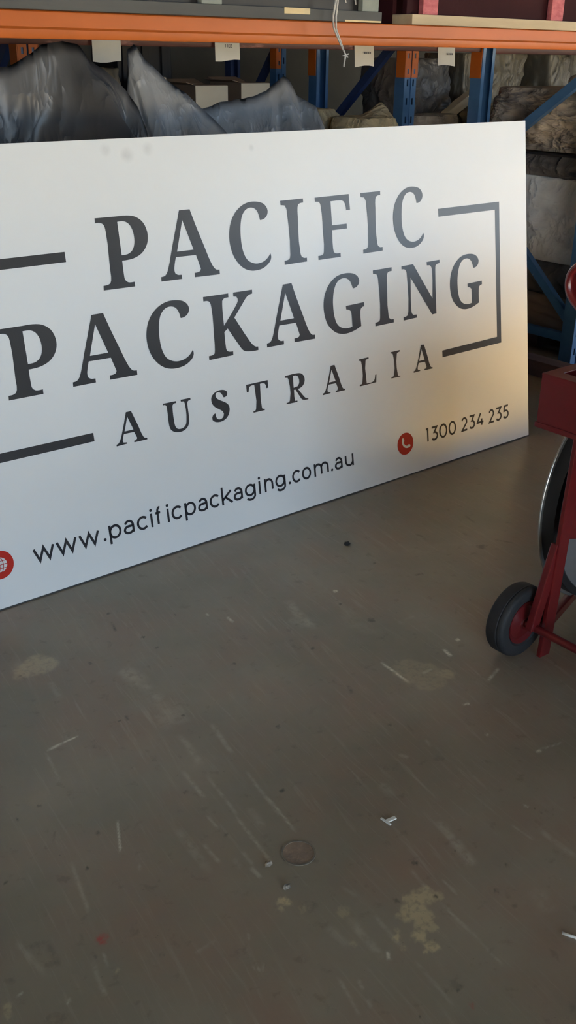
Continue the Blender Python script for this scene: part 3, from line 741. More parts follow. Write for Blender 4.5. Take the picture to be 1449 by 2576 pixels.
drape('plastic_sheet',
      [(-1.16,.84,.9), (-1.11,.84,1.17), (-1.06,.84,1.196), (-1.0,.84,1.212), (-.93,.83,1.235), (-.86,.82,1.243), (-.78,.82,1.252), (-.715,.82,1.275), (-.675,.82,1.30), (-.635,.82,1.322), (-.605,.82,1.30), (-.575,.82,1.255), (-.545,.80,1.235), (-.51,.78,1.215), (-.485,.76,1.15), (-.455,.74,1.0), (-.44,.72,.7)],
      [(-1.14,.81,0), (-.94,.77,0), (-.87,.40,0), (-.8,.24,0), (-.6,.25,0), (-.42,.32,0), (-.36,.5,0)],
      [(-1.12,1.15,0), (-.8,1.15,0), (-.44,1.12,0)], M['tarp'],
      'grey plastic sheet with a small pointed peak, rightmost above the sign',
      folds=((.30,.36,-.07,.05), (.66,.64,.08,.07), (.50,.48,-.06,.04)), seed=9, amp=.045, ff=9)

# ------------------------------------------------------------------ crumpled, wrapped goods
def crumple(name, x0, x1, y0, y1, z0, z1, mat, label, cat, n=22, amp=.03, seed=0, rnd=.25, freq=5, strz=1, group=None, parent=None, tz=0):
    cx, cy, cz = (x0+x1)/2, (y0+y1)/2, (z0+z1)/2; hx, hy, hz = (x1-x0)/2, (y1-y0)/2, (z1-z0)/2
    bm = bmesh.new(); bmesh.ops.create_cube(bm, size=2)
    bmesh.ops.subdivide_edges(bm, edges=bm.edges[:], cuts=n, use_grid_fill=True)
    sd = Vector((seed * 3.7, seed * 1.9, seed * 5.3))
    for v in bm.verts:
        p = v.co.copy(); s = p.normalized() * 1.15
        p = p.lerp(s, rnd)
        nrm = Vector((p.x / hx, p.y / hy, p.z / hz)).normalized()
        w_ = Vector((cx + p.x*hx, cy + p.y*hy, cz + p.z*hz))
        q = Vector((w_.x, w_.y, w_.z * strz)) * freq + sd
        d = (ridged(q) - .62) * amp * 1.5 + (ridged(q * 2.6) - .62) * amp * .6
        w_ += nrm * d
        if tz: w_.z += tz * noise.noise(Vector((w_.x*4, w_.y*4, seed))) * max(0, p.z)
        w_.z = min(z1 + tz, max(z0, w_.z))
        v.co = w_
    me = bpy.data.meshes.new(name); bm.to_mesh(me); bm.free()
    me.polygons.foreach_set('use_smooth', [True] * len(me.polygons))
    me.materials.append(mat)
    o = bpy.data.objects.new(name, me); COL.objects.link(o)
    if parent: o.parent = parent
    return tag(o, label, cat, group)

# right of the sign, in the nearest rack's next bay
tb = empty('cargo_pallet', label='dark wooden pallet under the film-wrapped bales, right of the sign', cat='pallet')
for k in range(7): MB().box(1.12 + k*.16, 1.24 + k*.16, .47, 1.28, .09, .11).build('deck_board', M['timber'], tb, bevel=.002)
for y in (.50, .84, 1.17): MB().box(1.12, 2.22, y, y + .08, 0, .09).build('bearer', M['timber'], tb, bevel=.002)
crumple('flattened_cartons', 1.11, 2.2, .47, 1.27, .1105, .285, M['carton'], 'flattened brown cartons lying on the dark pallet', 'cardboard', seed=3, amp=.05, rnd=.06, freq=4, strz=5)
crumple('dark_bag', 1.10, 2.2, .46, 1.27, .286, .455, M['darkfilm'], 'dark plastic bag squashed between the silver bale and the cartons', 'bag', seed=5, amp=.06, rnd=.2, freq=4)
crumple('wrapped_bale', 1.09, 2.25, .44, 1.26, .456, .860, M['silver'], 'bale wrapped in silver grey film, right edge of the view', 'bale', n=36, seed=8, amp=.035, rnd=.07, freq=4)
crumple('folded_film', 1.09, 2.25, .45, 1.26, .861, .966, M['darkfilm'], 'flat layer of dark folded film on the silver bale', 'film', n=30, seed=11, amp=.03, rnd=.10, freq=4, strz=3)
b = MB().tube([(1.055,.44,.972), (1.06,.8,.968), (1.058,1.1,.970), (1.06,1.31,.972)], .006, 8)
b.build('strap', M['black'], None, smooth='all', label='thin black strap along the top of the dark film layer', cat='strap')
crumple('wrapped_bundle', 1.08, 2.2, .50, 1.26, .980, 1.262, M['bundle'], 'brown grey crumpled bundle above the silver bale', 'bundle', n=40, seed=14, amp=.055, rnd=.14, freq=6, strz=1.8)
crumple('cloth', 1.22, 1.62, .60, .93, 1.263, 1.33, M['cream'], 'small pale cloth on top of the brown grey bundle', 'cloth', n=16, seed=17, amp=.03, rnd=.6, freq=8)
MB().box(.69, .79, .10, 1.20, 0, .075).build('timber_bearer', M['timber'], None, bevel=.004, label='dark timber bearer on the floor behind the red cart tray', cat='timber')

# on the second rack's shelf
def carton(x0, x1, y0, y1, z0, z1, label, m=None, flaps=True):
    t = empty('carton', label=label, cat='carton', group='cartons on the second rack')
    MB().box(x0, x1, y0 + .002, y1, z0, z1).build('body', M['carton'], t, bevel=.002)
    MB().box(x0 + .0, x1, y0, y0 + .0019, z0 + .002, z1 - .003).build('front_panel', M['cream'], t, label='pale front panel')
    if flaps:
        MB().bar((x0 - .04, y0 + .14, z1 + .012), (x0 + .01, y0 + .14, z1 - .0), .24, .003, (0,0,1)).build('flap', M['carton'], t)
        MB().bar(((x0+x1)/2, y1 + .02, z1 + .02), ((x0+x1)/2, y1 - .06, z1), x1 - x0, .003, (0,0,1)).build('flap', M['carton'], t)
    return t
carton(-.232, -.040, 2.00, 2.27, 1.0005, 1.255, 'brown carton with a pale front panel, left of the pair')
carton(.043, .222, 2.00, 2.27, 1.0005, 1.264, 'brown carton with a pale front panel, right of the pair')
carton(-.452, -.385, 2.02, 2.22, 1.0005, 1.292, 'narrow pale carton partly behind the middle plastic sheet', flaps=False)
stacked_crate(-.37, -.02, 2.50, 2.79, .001, 1.62, M['blackbox'], 'tall black crate behind the brown cartons', 3)
crumple('sack', .42, .74, 2.03, 2.38, 1.0005, 1.128, M['beige'], 'pale sack left of the blue diagonal brace', 'sack', n=22, seed=21, amp=.03, rnd=.45, freq=7)
def pointed_sack(name, c, mat, label, seed):
    o = crumple(name, c[0]-.15, c[0]+.13, c[1]-.14, c[1]+.14, 1.0005, 1.10, mat, label, 'sack', n=22, amp=.02, seed=seed, rnd=.5, freq=8)
    for v in o.data.vertices:                                  # one corner of the sack stands up
        k = max(0, 1 - math.hypot(v.co.x - c[0] - .105, v.co.y - c[1]) / .12)
        if v.co.z > 1.03: v.co.z += .075 * k ** 1.4
    return o
pointed_sack('sack', (.74, 1.83), M['beige'], 'pale sack with one corner standing up, beside the slotted post', 23)
crumple('black_bag', 1.22, 1.62, 2.04, 2.4, 1.0005, 1.385, M['darkfilm'], 'black bag between the slotted post and the dark blue post', 'bag', n=24, amp=.04, seed=31, rnd=.3, freq=7)
crumple('sack', 1.14, 1.42, 1.77, 1.93, 1.0005, 1.10, M['bundle'], 'small brown sack in front of the black bag', 'sack', n=18, amp=.03, seed=33, rnd=.45, freq=8)
o = crumple('white_film_roll', -.16, .16, -.03, .03, -.025, .025, M['cream'], 'short roll of pale film leaning on the black bag', 'film roll', n=14, amp=.012, seed=35, rnd=.5, freq=9)
o.location = (1.58, 1.92, 1.145); o.rotation_euler = (0, R(-28), 0)
crumple('folded_bundle', 1.74, 2.26, 1.76, 2.05, 1.0005, 1.135, M['beige'], 'flat beige folded bundle right of the dark blue post', 'bundle', n=26, amp=.03, seed=37, rnd=.14, freq=7, strz=3)
crumple('film_wrapped_load', 1.78, 2.36, 2.10, 2.42, 1.0005, 1.415, M['olive'], 'load in dull olive film behind the flat beige bundle', 'wrapped load', n=34, amp=.055, seed=41, rnd=.18, freq=6, strz=.6, group='film wrapped loads')
crumple('film_wrapped_load', 2.44, 3.05, 1.98, 2.42, 1.0005, 1.418, M['olive'], 'load in dull olive film above the upper blue brace, right edge', 'wrapped load', n=34, amp=.06, seed=43, rnd=.18, freq=5, strz=.7, group='film wrapped loads')
crumple('film_wrapped_load', -1.05, -.62, 2.05, 2.42, 1.0005, 1.33, M['olive'], 'load in dull olive film behind the leftmost plastic sheet', 'wrapped load', n=26, amp=.05, seed=45, rnd=.2, freq=6, group='film wrapped loads')
GLYPHS = {
 'P': ([[[16,1000],[434,998],[628,998],[797,970],[935,884],[1000,749],[991,626],[940,537],[835,452],[670,397],[514,383],[433,382],[432,178],[442,115],[490,76],[532,67],[627,67],[624,0],[0,5],[8,70],[88,73],[145,91],[170,134],[177,295],[190,809],[170,893],[134,921],[84,933],[12,931]],[[435,923],[517,924],[590,913],[659,873],[710,793],[727,708],[719,616],[686,542],[632,493],[551,464],[437,460]]]),
 'A': ([[[421,998],[597,1000],[668,767],[776,447],[869,182],[911,107],[943,78],[1000,69],[998,0],[562,9],[565,74],[618,75],[663,88],[680,121],[667,170],[621,332],[281,337],[248,233],[233,154],[241,108],[279,80],[345,73],[344,11],[0,14],[4,80],[64,89],[102,122],[137,189],[226,447],[327,734]],[[455,857],[591,414],[312,415]]]),
 'C': ([[[788,727],[843,729],[921,750],[978,793],[1000,849],[973,910],[907,958],[813,986],[694,1000],[548,999],[398,968],[269,913],[160,836],[70,733],[17,610],[0,482],[23,348],[84,225],[185,120],[305,48],[445,9],[592,0],[744,14],[877,59],[963,116],[989,163],[986,206],[974,224],[952,202],[894,159],[800,120],[696,101],[585,102],[467,132],[378,185],[320,268],[289,363],[279,480],[288,610],[313,721],[358,814],[430,879],[508,911],[606,918],[688,896],[741,853],[772,792]]]),
 'K': ([[[11,1000],[500,996],[497,934],[413,928],[370,894],[362,834],[355,696],[356,500],[625,782],[670,846],[672,894],[654,923],[595,934],[599,997],[982,995],[979,934],[909,920],[849,884],[772,806],[575,599],[841,173],[901,100],[955,66],[1000,61],[998,3],[912,2],[799,12],[722,29],[670,65],[622,135],[421,445],[349,396],[349,170],[358,106],[386,79],[424,69],[484,64],[480,2],[0,0],[0,64],[74,69],[115,87],[127,143],[141,378],[145,846],[130,899],[98,924],[8,932]]]),
 'I': ([[[28,996],[1000,1000],[996,936],[863,931],[774,913],[738,866],[720,711],[714,148],[752,95],[847,69],[976,66],[972,4],[0,0],[5,63],[154,71],[244,94],[270,148],[274,815],[256,874],[195,920],[29,931]]]),
 'N': ([[[8,988],[308,994],[776,305],[795,799],[780,882],[739,926],[661,933],[659,995],[1000,1000],[1000,938],[928,929],[886,900],[879,830],[866,11],[751,7],[228,760],[212,168],[222,106],[254,71],[346,64],[342,7],[0,0],[1,60],[69,67],[113,85],[132,159],[134,836],[124,886],[85,924],[7,933]]]),
 'G': ([[[739,731],[820,743],[893,792],[913,851],[880,916],[795,969],[675,996],[520,1000],[365,974],[226,907],[113,807],[39,684],[0,526],[11,363],[61,224],[151,122],[266,46],[403,6],[559,0],[736,27],[894,75],[893,306],[910,366],[946,393],[1000,402],[999,471],[539,462],[543,402],[612,388],[663,352],[670,289],[669,95],[581,85],[476,93],[374,126],[292,198],[246,316],[230,461],[237,603],[280,760],[342,855],[413,905],[517,926],[619,906],[686,853],[724,777]]]),
 'F': ([[[17,994],[989,1000],[1000,745],[887,744],[879,805],[857,861],[804,901],[720,913],[454,912],[452,529],[876,528],[876,450],[448,450],[436,163],[451,97],[491,73],[548,65],[643,66],[641,1],[0,0],[3,64],[93,69],[151,85],[171,127],[185,468],[172,846],[155,893],[118,923],[17,929]]]),
 'U': ([[[0,1000],[475,992],[474,932],[382,922],[336,879],[327,811],[326,369],[351,204],[412,120],[508,91],[631,107],[721,177],[765,293],[773,861],[753,925],[643,940],[643,997],[1000,992],[1000,932],[913,914],[874,865],[867,753],[866,289],[817,138],[724,51],[596,0],[435,0],[300,37],[192,115],[141,232],[129,377],[126,835],[117,913],[71,951],[0,948]]]),
 'S': ([[[744,742],[891,765],[964,827],[949,911],[835,969],[656,1000],[440,996],[216,937],[76,839],[47,718],[93,605],[226,497],[423,405],[593,320],[659,238],[624,153],[521,95],[364,85],[250,134],[207,231],[202,303],[94,283],[0,206],[1,116],[111,46],[288,6],[503,0],[730,47],[904,149],[1000,299],[998,426],[909,521],[738,606],[507,691],[367,764],[302,844],[321,913],[400,945],[522,939],[634,882],[695,809]]]),
 'T': ([[[3,1000],[1000,998],[998,735],[905,736],[892,837],[849,902],[750,930],[632,931],[622,119],[641,66],[742,47],[746,0],[217,2],[213,49],[306,62],[349,112],[368,938],[216,934],[125,893],[80,738],[0,745]]]),
 'R': ([[[29,1000],[630,1000],[791,951],[890,827],[896,677],[815,542],[685,472],[571,446],[817,134],[894,63],[998,35],[1000,0],[832,10],[708,56],[625,170],[449,447],[384,450],[385,109],[407,53],[496,53],[496,2],[6,11],[0,55],[116,66],[160,118],[175,848],[144,917],[33,936]],[[382,938],[513,936],[607,886],[649,764],[636,638],[554,547],[376,528]]]),
 'L': ([[[36,996],[596,1000],[605,945],[456,931],[416,883],[407,49],[705,47],[837,81],[896,177],[928,295],[1000,297],[966,5],[2,0],[0,55],[120,67],[162,133],[163,875],[134,928],[44,937]]]),
 'a': ([[[431,1000],[600,997],[756,525],[882,125],[922,69],[1000,53],[1000,0],[570,5],[570,58],[639,66],[683,119],[611,331],[278,340],[216,145],[231,81],[342,61],[340,19],[0,12],[0,64],[74,92],[131,165],[277,532]],[[455,849],[598,415],[310,413]]]),
 'i': ([[[49,997],[994,1000],[1000,949],[720,918],[677,876],[682,94],[749,32],[938,33],[946,0],[6,3],[0,49],[227,66],[296,115],[302,862],[249,925],[67,950]]]),
}
# ------------------------------------------------------------------ the sign
SIGN = empty('company_sign', (0, 0, .0005), (-LEAN, 0, 0), label='large white company sign board leaning on the rack, grey lettering and red icons', cat='sign')
SW, SH = 2.414, 1.2
MB().box(-SW, 0, 0, .004, .004, SH).build('panel', M['panel'], SIGN, bevel=.0006)
MB().box(-SW, 0, .0003, .0037, 0, .004).build('gap_shade_strip', M['edge'], SIGN, label='thin dark strip for the shadow gap under the sign')  # dark strip drawn in place of the shaded gap at the floor

def smooth_loop(pts, k=3):
    """Catmull-Rom through the outline except at its corners"""
    n = len(pts); corner = []
    for i in range(n):
        a = Vector(pts[i]) - Vector(pts[i-1]); c = Vector(pts[(i+1) % n]) - Vector(pts[i])
        corner.append(a.length < 1e-9 or c.length < 1e-9 or abs(a.angle_signed(c)) > R(40))
    out = []
    for i in range(n):
        p0, p1, p2, p3 = (Vector(pts[(i + d) % n]) for d in (-1, 0, 1, 2))
        L = (p2 - p1).length
        m1 = (p2 - p1) if corner[i] else ((p1-p0).normalized() + (p2-p1).normalized()).normalized() * L
        m2 = (p2 - p1) if corner[(i+1) % n] else ((p2-p1).normalized() + (p3-p2).normalized()).normalized() * L
        if corner[i] and corner[(i+1) % n]: out.append(p1); continue
        for q in range(k):
            t = q / k; t2 = t*t; t3 = t2*t
            out.append(p1*(2*t3-3*t2+1) + m1*(t3-2*t2+t) + p2*(-2*t3+3*t2) + m2*(t3-t2))
    return out

PRINT_Y = -.0006
GLYPH_CACHE = {}
def serif(ch, u0, u1, v0, v1, parent):
    loops = []
    for l in GLYPHS[ch]:
        pts = [(u0 + x * (u1 - u0) / 1000, v0 + y * (v1 - v0) / 1000) for x, y in l]
        loops.append(smooth_loop(pts))
    flat = [p for l in loops for p in l]
    tris = tessellate_polygon([[Vector((p.x, p.y, 0)) for p in l] for l in loops])
    mb = MB().add([(p.x, PRINT_Y, p.y) for p in flat], tris)
    return mb.build('letter', M['letter'], parent, fix=False)

line1 = empty('top_line_lettering', parent=SIGN)
line2 = empty('middle_line_lettering', parent=SIGN)
line3 = empty('bottom_line_lettering', parent=SIGN)
B1, T1, B2, T2, B3, T3 = .8085, 1.0012, .5625, .7500, .3705, .4635
for ch, u0, u1 in (('P',-1.8297,-1.6689), ('A',-1.6420,-1.4365), ('C',-1.3900,-1.2370), ('I',-1.1880,-1.0940), ('F',-1.0486,-.8992), ('I',-.8520,-.7600), ('C',-.7070,-.5600)):
    o = .0042 if ch == 'C' else 0
    serif(ch, u0, u1, B1 - o, T1 + o, line1)
for ch, u0, u1 in (('P',-2.1535,-1.9935), ('A',-1.9638,-1.7591), ('C',-1.7146,-1.5591), ('K',-1.5079,-1.3204), ('A',-1.2861,-1.0870), ('G',-1.0414,-.8620), ('I',-.8160,-.7251), ('N',-.6797,-.4874), ('G',-.4368,-.2639)):
    o = .0040 if ch in 'CG' else 0
    serif(ch, u0, u1, B2 - o, T2 + o, line2)
for ch, u0, u1 in (('a',-1.8576,-1.7547), ('U',-1.6884,-1.5906), ('S',-1.5201,-1.4529), ('T',-1.3814,-1.2957), ('R',-1.2281,-1.1359), ('a',-1.0725,-.9720), ('L',-.9049,-.8243), ('i',-.7535,-.7058), ('a',-.6419,-.5444)):
    o = .002 if ch == 'S' else 0
    serif(ch, u0, u1, B3 - (.002 if ch in 'SU' else 0), T3 + o, line3)

# the bracket frame round the name: two square brackets
bt = .0245
for s in (0, 1):
    X = (lambda u: u) if s == 0 else (lambda u: -SW - u)
    poly = [(-.4842,.9235), (-.158,.9240), (-.160,.4045), (-.4897,.4020), (-.4897,.4265), (-.1835,.4295), (-.1820,.8970), (-.4842,.8968)]
    MB().prism([(X(u), v) for u, v in poly], 'y', PRINT_Y, PRINT_Y + .0004).build('bracket_line', M['letter'], SIGN)

# sans lettering: strokes
def ribbon(mb, pts, hw, closed=False):
    pts = [Vector(p) for p in pts]; n = len(pts); Ls = []; Rs = []
    for i, p in enumerate(pts):
        a = pts[i-1] if (i > 0 or closed) else None
        c = pts[(i+1) % n] if (i < n-1 or closed) else None
        d1 = (p - a).normalized() if a is not None else None
        d2 = (c - p).normalized() if c is not None else None
        if d1 is None: d1 = d2
        if d2 is None: d2 = d1
        n1 = Vector((-d1.y, d1.x)); n2 = Vector((-d2.y, d2.x))
        mvec = n1 + n2
        if mvec.length < 1e-6: mvec = n1
        mvec.normalize(); k = hw / max(.35, mvec.dot(n1))
        Ls.append(p + mvec * k); Rs.append(p - mvec * k)
    vs = [(p.x, PRINT_Y, p.y) for p in Ls] + [(p.x, PRINT_Y, p.y) for p in Rs]
    fs = [(i, (i+1) % n, n + (i+1) % n, n + i) for i in range(n if closed else n-1)]
    mb.add(vs, fs)
def arc(cx, cy, rx, ry, a0, a1, n=14):
    return [(cx + rx*math.cos(R(a0 + (a1-a0)*i/n)), cy + ry*math.sin(R(a0 + (a1-a0)*i/n))) for i in range(n+1)]
# each glyph: strokes in a box x 0..1, y in x-heights; ('dot', x, y) is a full stop or an i dot
STROKES = {
 'w': [[(0,1),(.25,0),(.5,.97),(.75,0),(1,1)]],
 '.': [('dot', .5, .07)],
 'o': [('ring', .5, .5, .5, .5)],
 'p': [[(0,1.03),(0,-.36)], ('ring', .5, .5, .5, .5)],
 'a': [arc(.5,.60,.46,.42,150,0) + [(.96,0)], [(.96,.58),(.45,.58)] + arc(.42,.30,.42,.28,90,270,10) + [(.55,.02)] + arc(.55,.32,.41,.30,275,345,6)],
 'c': [arc(.55,.5,.55,.5,42,318,18)],
 'i': [[(.5,1),(.5,0)], ('dot', .5, 1.36)],
 'f': [[(.42,0),(.42,1.05)] + arc(.82,1.10,.40,.32,180,75,7), [(0,.98),(.95,.98)]],
 'k': [[(0,1.42),(0,0)], [(.92,1),(.03,.33)], [(.34,.55),(1,0)]],
 'g': [('ring', .48, .53, .48, .47), [(1,1.0),(1,.02)] + arc(.52,.0,.48,.36,0,-150,9)],
 'n': [[(0,1.03),(0,0)], arc(.5,.55,.5,.45,170,0,10) + [(1,0)]],
 'm': [[(0,1.03),(0,0)], arc(.25,.6,.25,.40,170,0,9) + [(.5,0)], arc(.75,.6,.25,.40,170,0,9) + [(1,0)]],
 'u': [[(0,1)] + arc(.5,.45,.5,.45,180,350,10), [(1,1.0),(1,0)]],
 '1': [[(0,1),(.72,1),(.72,0)]],
 '3': [[(.06,1),(.92,1),(.48,.60)] + arc(.48,.30,.50,.30,88,-140,12)],
 '0': [('ring', .5, .5, .5, .5)],
 '2': [arc(.50,.70,.44,.30,160,-20,10) + [(.08,0),(1,0)]],
 '4': [[(.55,1),(.02,.27),(1,.27)], [(.73,.55),(.73,0)]],
 '5': [[(.95,1),(.22,1),(.14,.58),(.45,.60)] + arc(.46,.30,.50,.30,80,-145,12)],
}
def sans(ch, u0, u1, base, xh, hw, parent, name='letter'):
    mb = MB(); a, z = u0 + hw, u1 - hw
    if ch in 'i.': a, z = u0, u1
    lo, hi = base + hw, base + xh - hw
    def T(p): return (a + p[0] * (z - a), lo + p[1] * (hi - lo))
    for s in STROKES[ch]:
        if s[0] == 'dot':
            c = T((s[1], s[2])); r = hw * 1.28
            mb.add([(c[0] + r*math.cos(k*math.pi/7), PRINT_Y, c[1] + r*math.sin(k*math.pi/7)) for k in range(14)], [tuple(range(14))])
        elif s[0] == 'ring':
            ribbon(mb, [T(p) for p in arc(s[1], s[2], s[3], s[4], 0, 360, 28)[:-1]], hw, True)
        else:
            q = [Vector(T(s[0]))]
            for p in s[1:]:
                p = Vector(T(p))
                if (p - q[-1]).length > 1e-5: q.append(p)
            if ch in 'ipknmu' and len(q) == 2:          # straight stems keep square ends
                d = (q[1] - q[0]).normalized() * hw
                q = [q[0] - d * .8, q[1] + d]
            ribbon(mb, q, hw)
    mb.build(name, M['text'], parent, fix=False)
web = empty('website_lettering', parent=SIGN)
for ch, u0, u1 in (('w',-2161.1,-2094.3),('w',-2090.3,-2024.3),('w',-2019,-1952),('.',-1942.2,-1931.2),('p',-1921.5,-1880.2),('a',-1873,-1835.3),('c',-1827.3,-1788.6),('i',-1780,-1771.7),('f',-1764.4,-1739.2),('i',-1721.6,-1713.4),('c',-1705.6,-1666.1),('p',-1657.5,-1616.1),('a',-1608.8,-1571.2),('c',-1564.1,-1525.9),('k',-1518.5,-1477),('a',-1472,-1434.8),('g',-1427,-1384),('i',-1371.1,-1363),('n',-1347.8,-1311.2),('g',-1302.6,-1259.3),('.',-1248.8,-1237),('c',-1231.5,-1194.4),('o',-1188.8,-1149),('m',-1135.6,-1070.4),('.',-1061.4,-1050.6),('a',-1042.5,-1006.1),('u',-995.2,-955.4)):
    sans(ch, u0/1000, u1/1000, .1030, .0435, .0037, web)
tel = empty('phone_number_lettering', parent=SIGN)
for ch, u0, u1 in (('1',-596.4,-576.5),('3',-567.5,-528.8),('0',-522.4,-478.8),('0',-471.2,-430.1),('2',-402.5,-364.5),('3',-358.9,-322.2),('4',-313.6,-270.6),('2',-244.5,-209.4),('3',-203.5,-164.9),('5',-159,-121.8)):
    sans(ch, u0/1000, u1/1000, .1012, .0545, .0037, tel, 'digit')

def disc(u, v, r, y, n=40):
    return MB().add([(u + r*math.cos(2*math.pi*k/n), y, v + r*math.sin(2*math.pi*k/n)) for k in range(n)], [tuple(range(n))])
ic = disc(-.7005, .1223, .0405, PRINT_Y).build('phone_icon', M['redprint'], SIGN, fix=False)
# handset: a bent bar with two lobes
hs = MB()
def hset(c, s):
    out = []
    for x, y in arc(0, 0, 1, 1, 172, 278, 12): out.append((x*1.0, y*1.0))
    return [(c[0] + x*s, c[1] + y*s) for x, y in out]
PY = PRINT_Y; PRINT_Y = -.0010
ribbon(hs, hset((-.6905, .1325), .0235), .0042)
def blob(cx, cy, rx, ry, ang):
    ca, sa = math.cos(R(ang)), math.sin(R(ang))
    hs.add([(cx + rx*math.cos(t)*ca - ry*math.sin(t)*sa, PRINT_Y - .00005, cy + rx*math.cos(t)*sa + ry*math.sin(t)*ca) for t in [2*math.pi*k/16 for k in range(16)]], [tuple(range(16))])
blob(-.7120, .1375, .0082, .0058, 100); blob(-.6845, .1110, .0082, .0058, 0)
hs.build('handset_symbol', M['iconwhite'], ic, fix=False)
GU, GV = -2.2590, .1285
ic = disc(GU, GV, .0405, PY).build('globe_icon', M['redprint'], SIGN, fix=False)
gl = disc(GU, GV, .0215, -.0010, 32).build('globe_symbol', M['iconwhite'], ic, fix=False)
gm = MB(); PRINT_Y = -.0013
ribbon(gm, [(GU-.0215, GV), (GU+.0215, GV)], .0009); ribbon(gm, [(GU, GV-.0215), (GU, GV+.0215)], .0009)
ribbon(gm, arc(GU, GV, .0105, .0215, 0, 360, 24)[:-1], .0009, True)
ribbon(gm, [(GU-.0185, GV+.0105), (GU+.0185, GV+.0105)], .0008); ribbon(gm, [(GU-.0185, GV-.0105), (GU+.0185, GV-.0105)], .0008)
gm.build('globe_grid', M['redprint'], ic, fix=False)
PRINT_Y = PY
# ------------------------------------------------------------------ the red cart
cart = empty('reel_cart', (-1.30, -1.06, 0), label='red wheeled steel cart with a large dark reel and a red tray', cat='cart')
def put(mb, name, m, parent=None, **k):
    o = mb.build(name, m, None, **k)
    P = parent or cart
    o.parent = P; o.matrix_parent_inverse = Matrix.Translation((1.30, 1.06, 0))
    return o
def wheel(yc, s):
    """tyre with a rounded shoulder, dished red hub and axle cap; s: which side looks outwards"""
    c = (-1.322, yc, .096); hw = .028
    tyre = put(MB().lathe([(.058,-hw*.75), (.064,-hw*.95), (.086,-hw), (.0925,-hw*.86), (.0955,-hw*.62), (.0955,-hw*.46), (.0940,-hw*.42), (.0940,-hw*.36), (.0958,-hw*.30), (.0958,hw*.62), (.0925,hw*.86), (.086,hw), (.064,hw*.95), (.058,hw*.75)], c, 44), 'wheel', M['rubber'], smooth=True)
    o = MB().lathe([(.0,-.030), (.016,-.030), (.018,-.026), (.046,-.018), (.0585,-.024), (.0585,.024), (.046,.018), (.018,.026), (.016,.030), (0,.030)], c, 36).build('hub', M['red'], None, smooth=True)
    o.parent = tyre
    return tyre
wheel(-1.000, 1); wheel(-1.600, -1)
put(MB().tube([(-1.322,-1.64,.096), (-1.322,-.97,.096)], .0105, 14), 'axle', M['red'], smooth=True)
# the two side legs: upright flat bars with a brace from the hub
for y in (-1.060, -1.540):
    put(MB().bar((-1.276,y,0.0), (-1.247,y,.60), .012, .040, (1,0,0)), 'leg', M['red'], bevel=.002)
    put(MB().bar((-1.330,y+.008,.090), (-1.268,y+.008,.315), .020, .030, (1,0,0)), 'hub_brace', M['red'], bevel=.003)
    put(MB().tube([(-1.262,y+.02,.215), (-1.232,y+.055,.130), (-1.236,y+.055,.105), (-1.285,y+.03,.092)], .0105, 10), 'bent_strut', M['red'], smooth=True)
    put(MB().bar((-1.275,y+.012,.075), (-1.02,y+.10,.050), .022, .026), 'foot_bar', M['red'], bevel=.003)
    put(MB().prism([(-1.268,.33), (-1.150,.30), (-.90,.32), (-.88,.36), (-.90,.40), (-1.150,.46), (-1.258,.50)], 'y', y-.004, y+.004), 'reel_bracket', M['red'], bevel=.0015)
# the reel
RC = (-.925, -1.012, .362)
put(MB().lathe([(.0,-.006), (.319,-.006), (.319,.030), (.0,.030)], RC, 72), 'coil', M['black'], smooth=True)
put(MB().lathe([(.05,-.0135), (.296,-.0135), (.300,-.011), (.300,-.0062), (.05,-.0062)], RC, 72), 'reel_side', M['reelgrey'], smooth=True)
put(MB().lathe([(.29,.0305), (.3265,.0305), (.328,.032), (.328,.0345), (.3265,.036), (.29,.036)], RC, 84), 'reel_rim', M['steel'], smooth=True)
put(MB().lathe([(0,-.06), (.022,-.06), (.022,.05), (0,.05)], RC, 20), 'reel_spindle', M['red'], smooth=True)
# the tray above the reel, open on top with a wide turned-in rim
tx0, tx1, ty0, ty1, tz0, tz1 = -1.285, -1.140, -1.56, -.958, .597, .727
def rect(x0, x1, y0, y1): return [(x0, y0), (x1, y0), (x1, y1), (x0, y1)]
t_ = .005
b = MB().prism(rect(tx0, tx1, ty0, ty1), 'z', tz0 + .012, tz1, holes=[rect(tx0+t_, tx1-t_, ty0+t_, ty1-t_)])
b.box(tx0 + .006, tx1 - .006, ty0 + .006, ty1 - .006, tz0 + .020, tz0 + .024)
tray = put(b, 'tray', M['red'])
def tr(mb, name, **k):
    o = mb.build(name, M['red'], None, **k); o.parent = tray; return o
tr(MB().prism(rect(tx0 - .001, tx1 + .001, ty0 - .001, ty1 + .001), 'z', tz1 - .001, tz1 + .003, holes=[rect(tx0+.040, tx1-.012, ty0+.03, ty1-.03)]), 'tray_rim', bevel=.0012)
tr(MB().prism(rect(tx0 - .004, tx1 + .004, ty0 - .004, ty1 + .004), 'z', tz0, tz0 + .0135, holes=[rect(tx0+.012, tx1-.012, ty0+.012, ty1-.012)]), 'tray_lip', bevel=.003)
tr(MB().tube([(-1.150,-.985,tz1+.004), (-1.150,-1.02,tz1+.014), (-1.150,-1.10,tz1+.018), (-1.150,-1.2,tz1+.018)], .006, 8), 'tray_edge_roll', smooth=True)
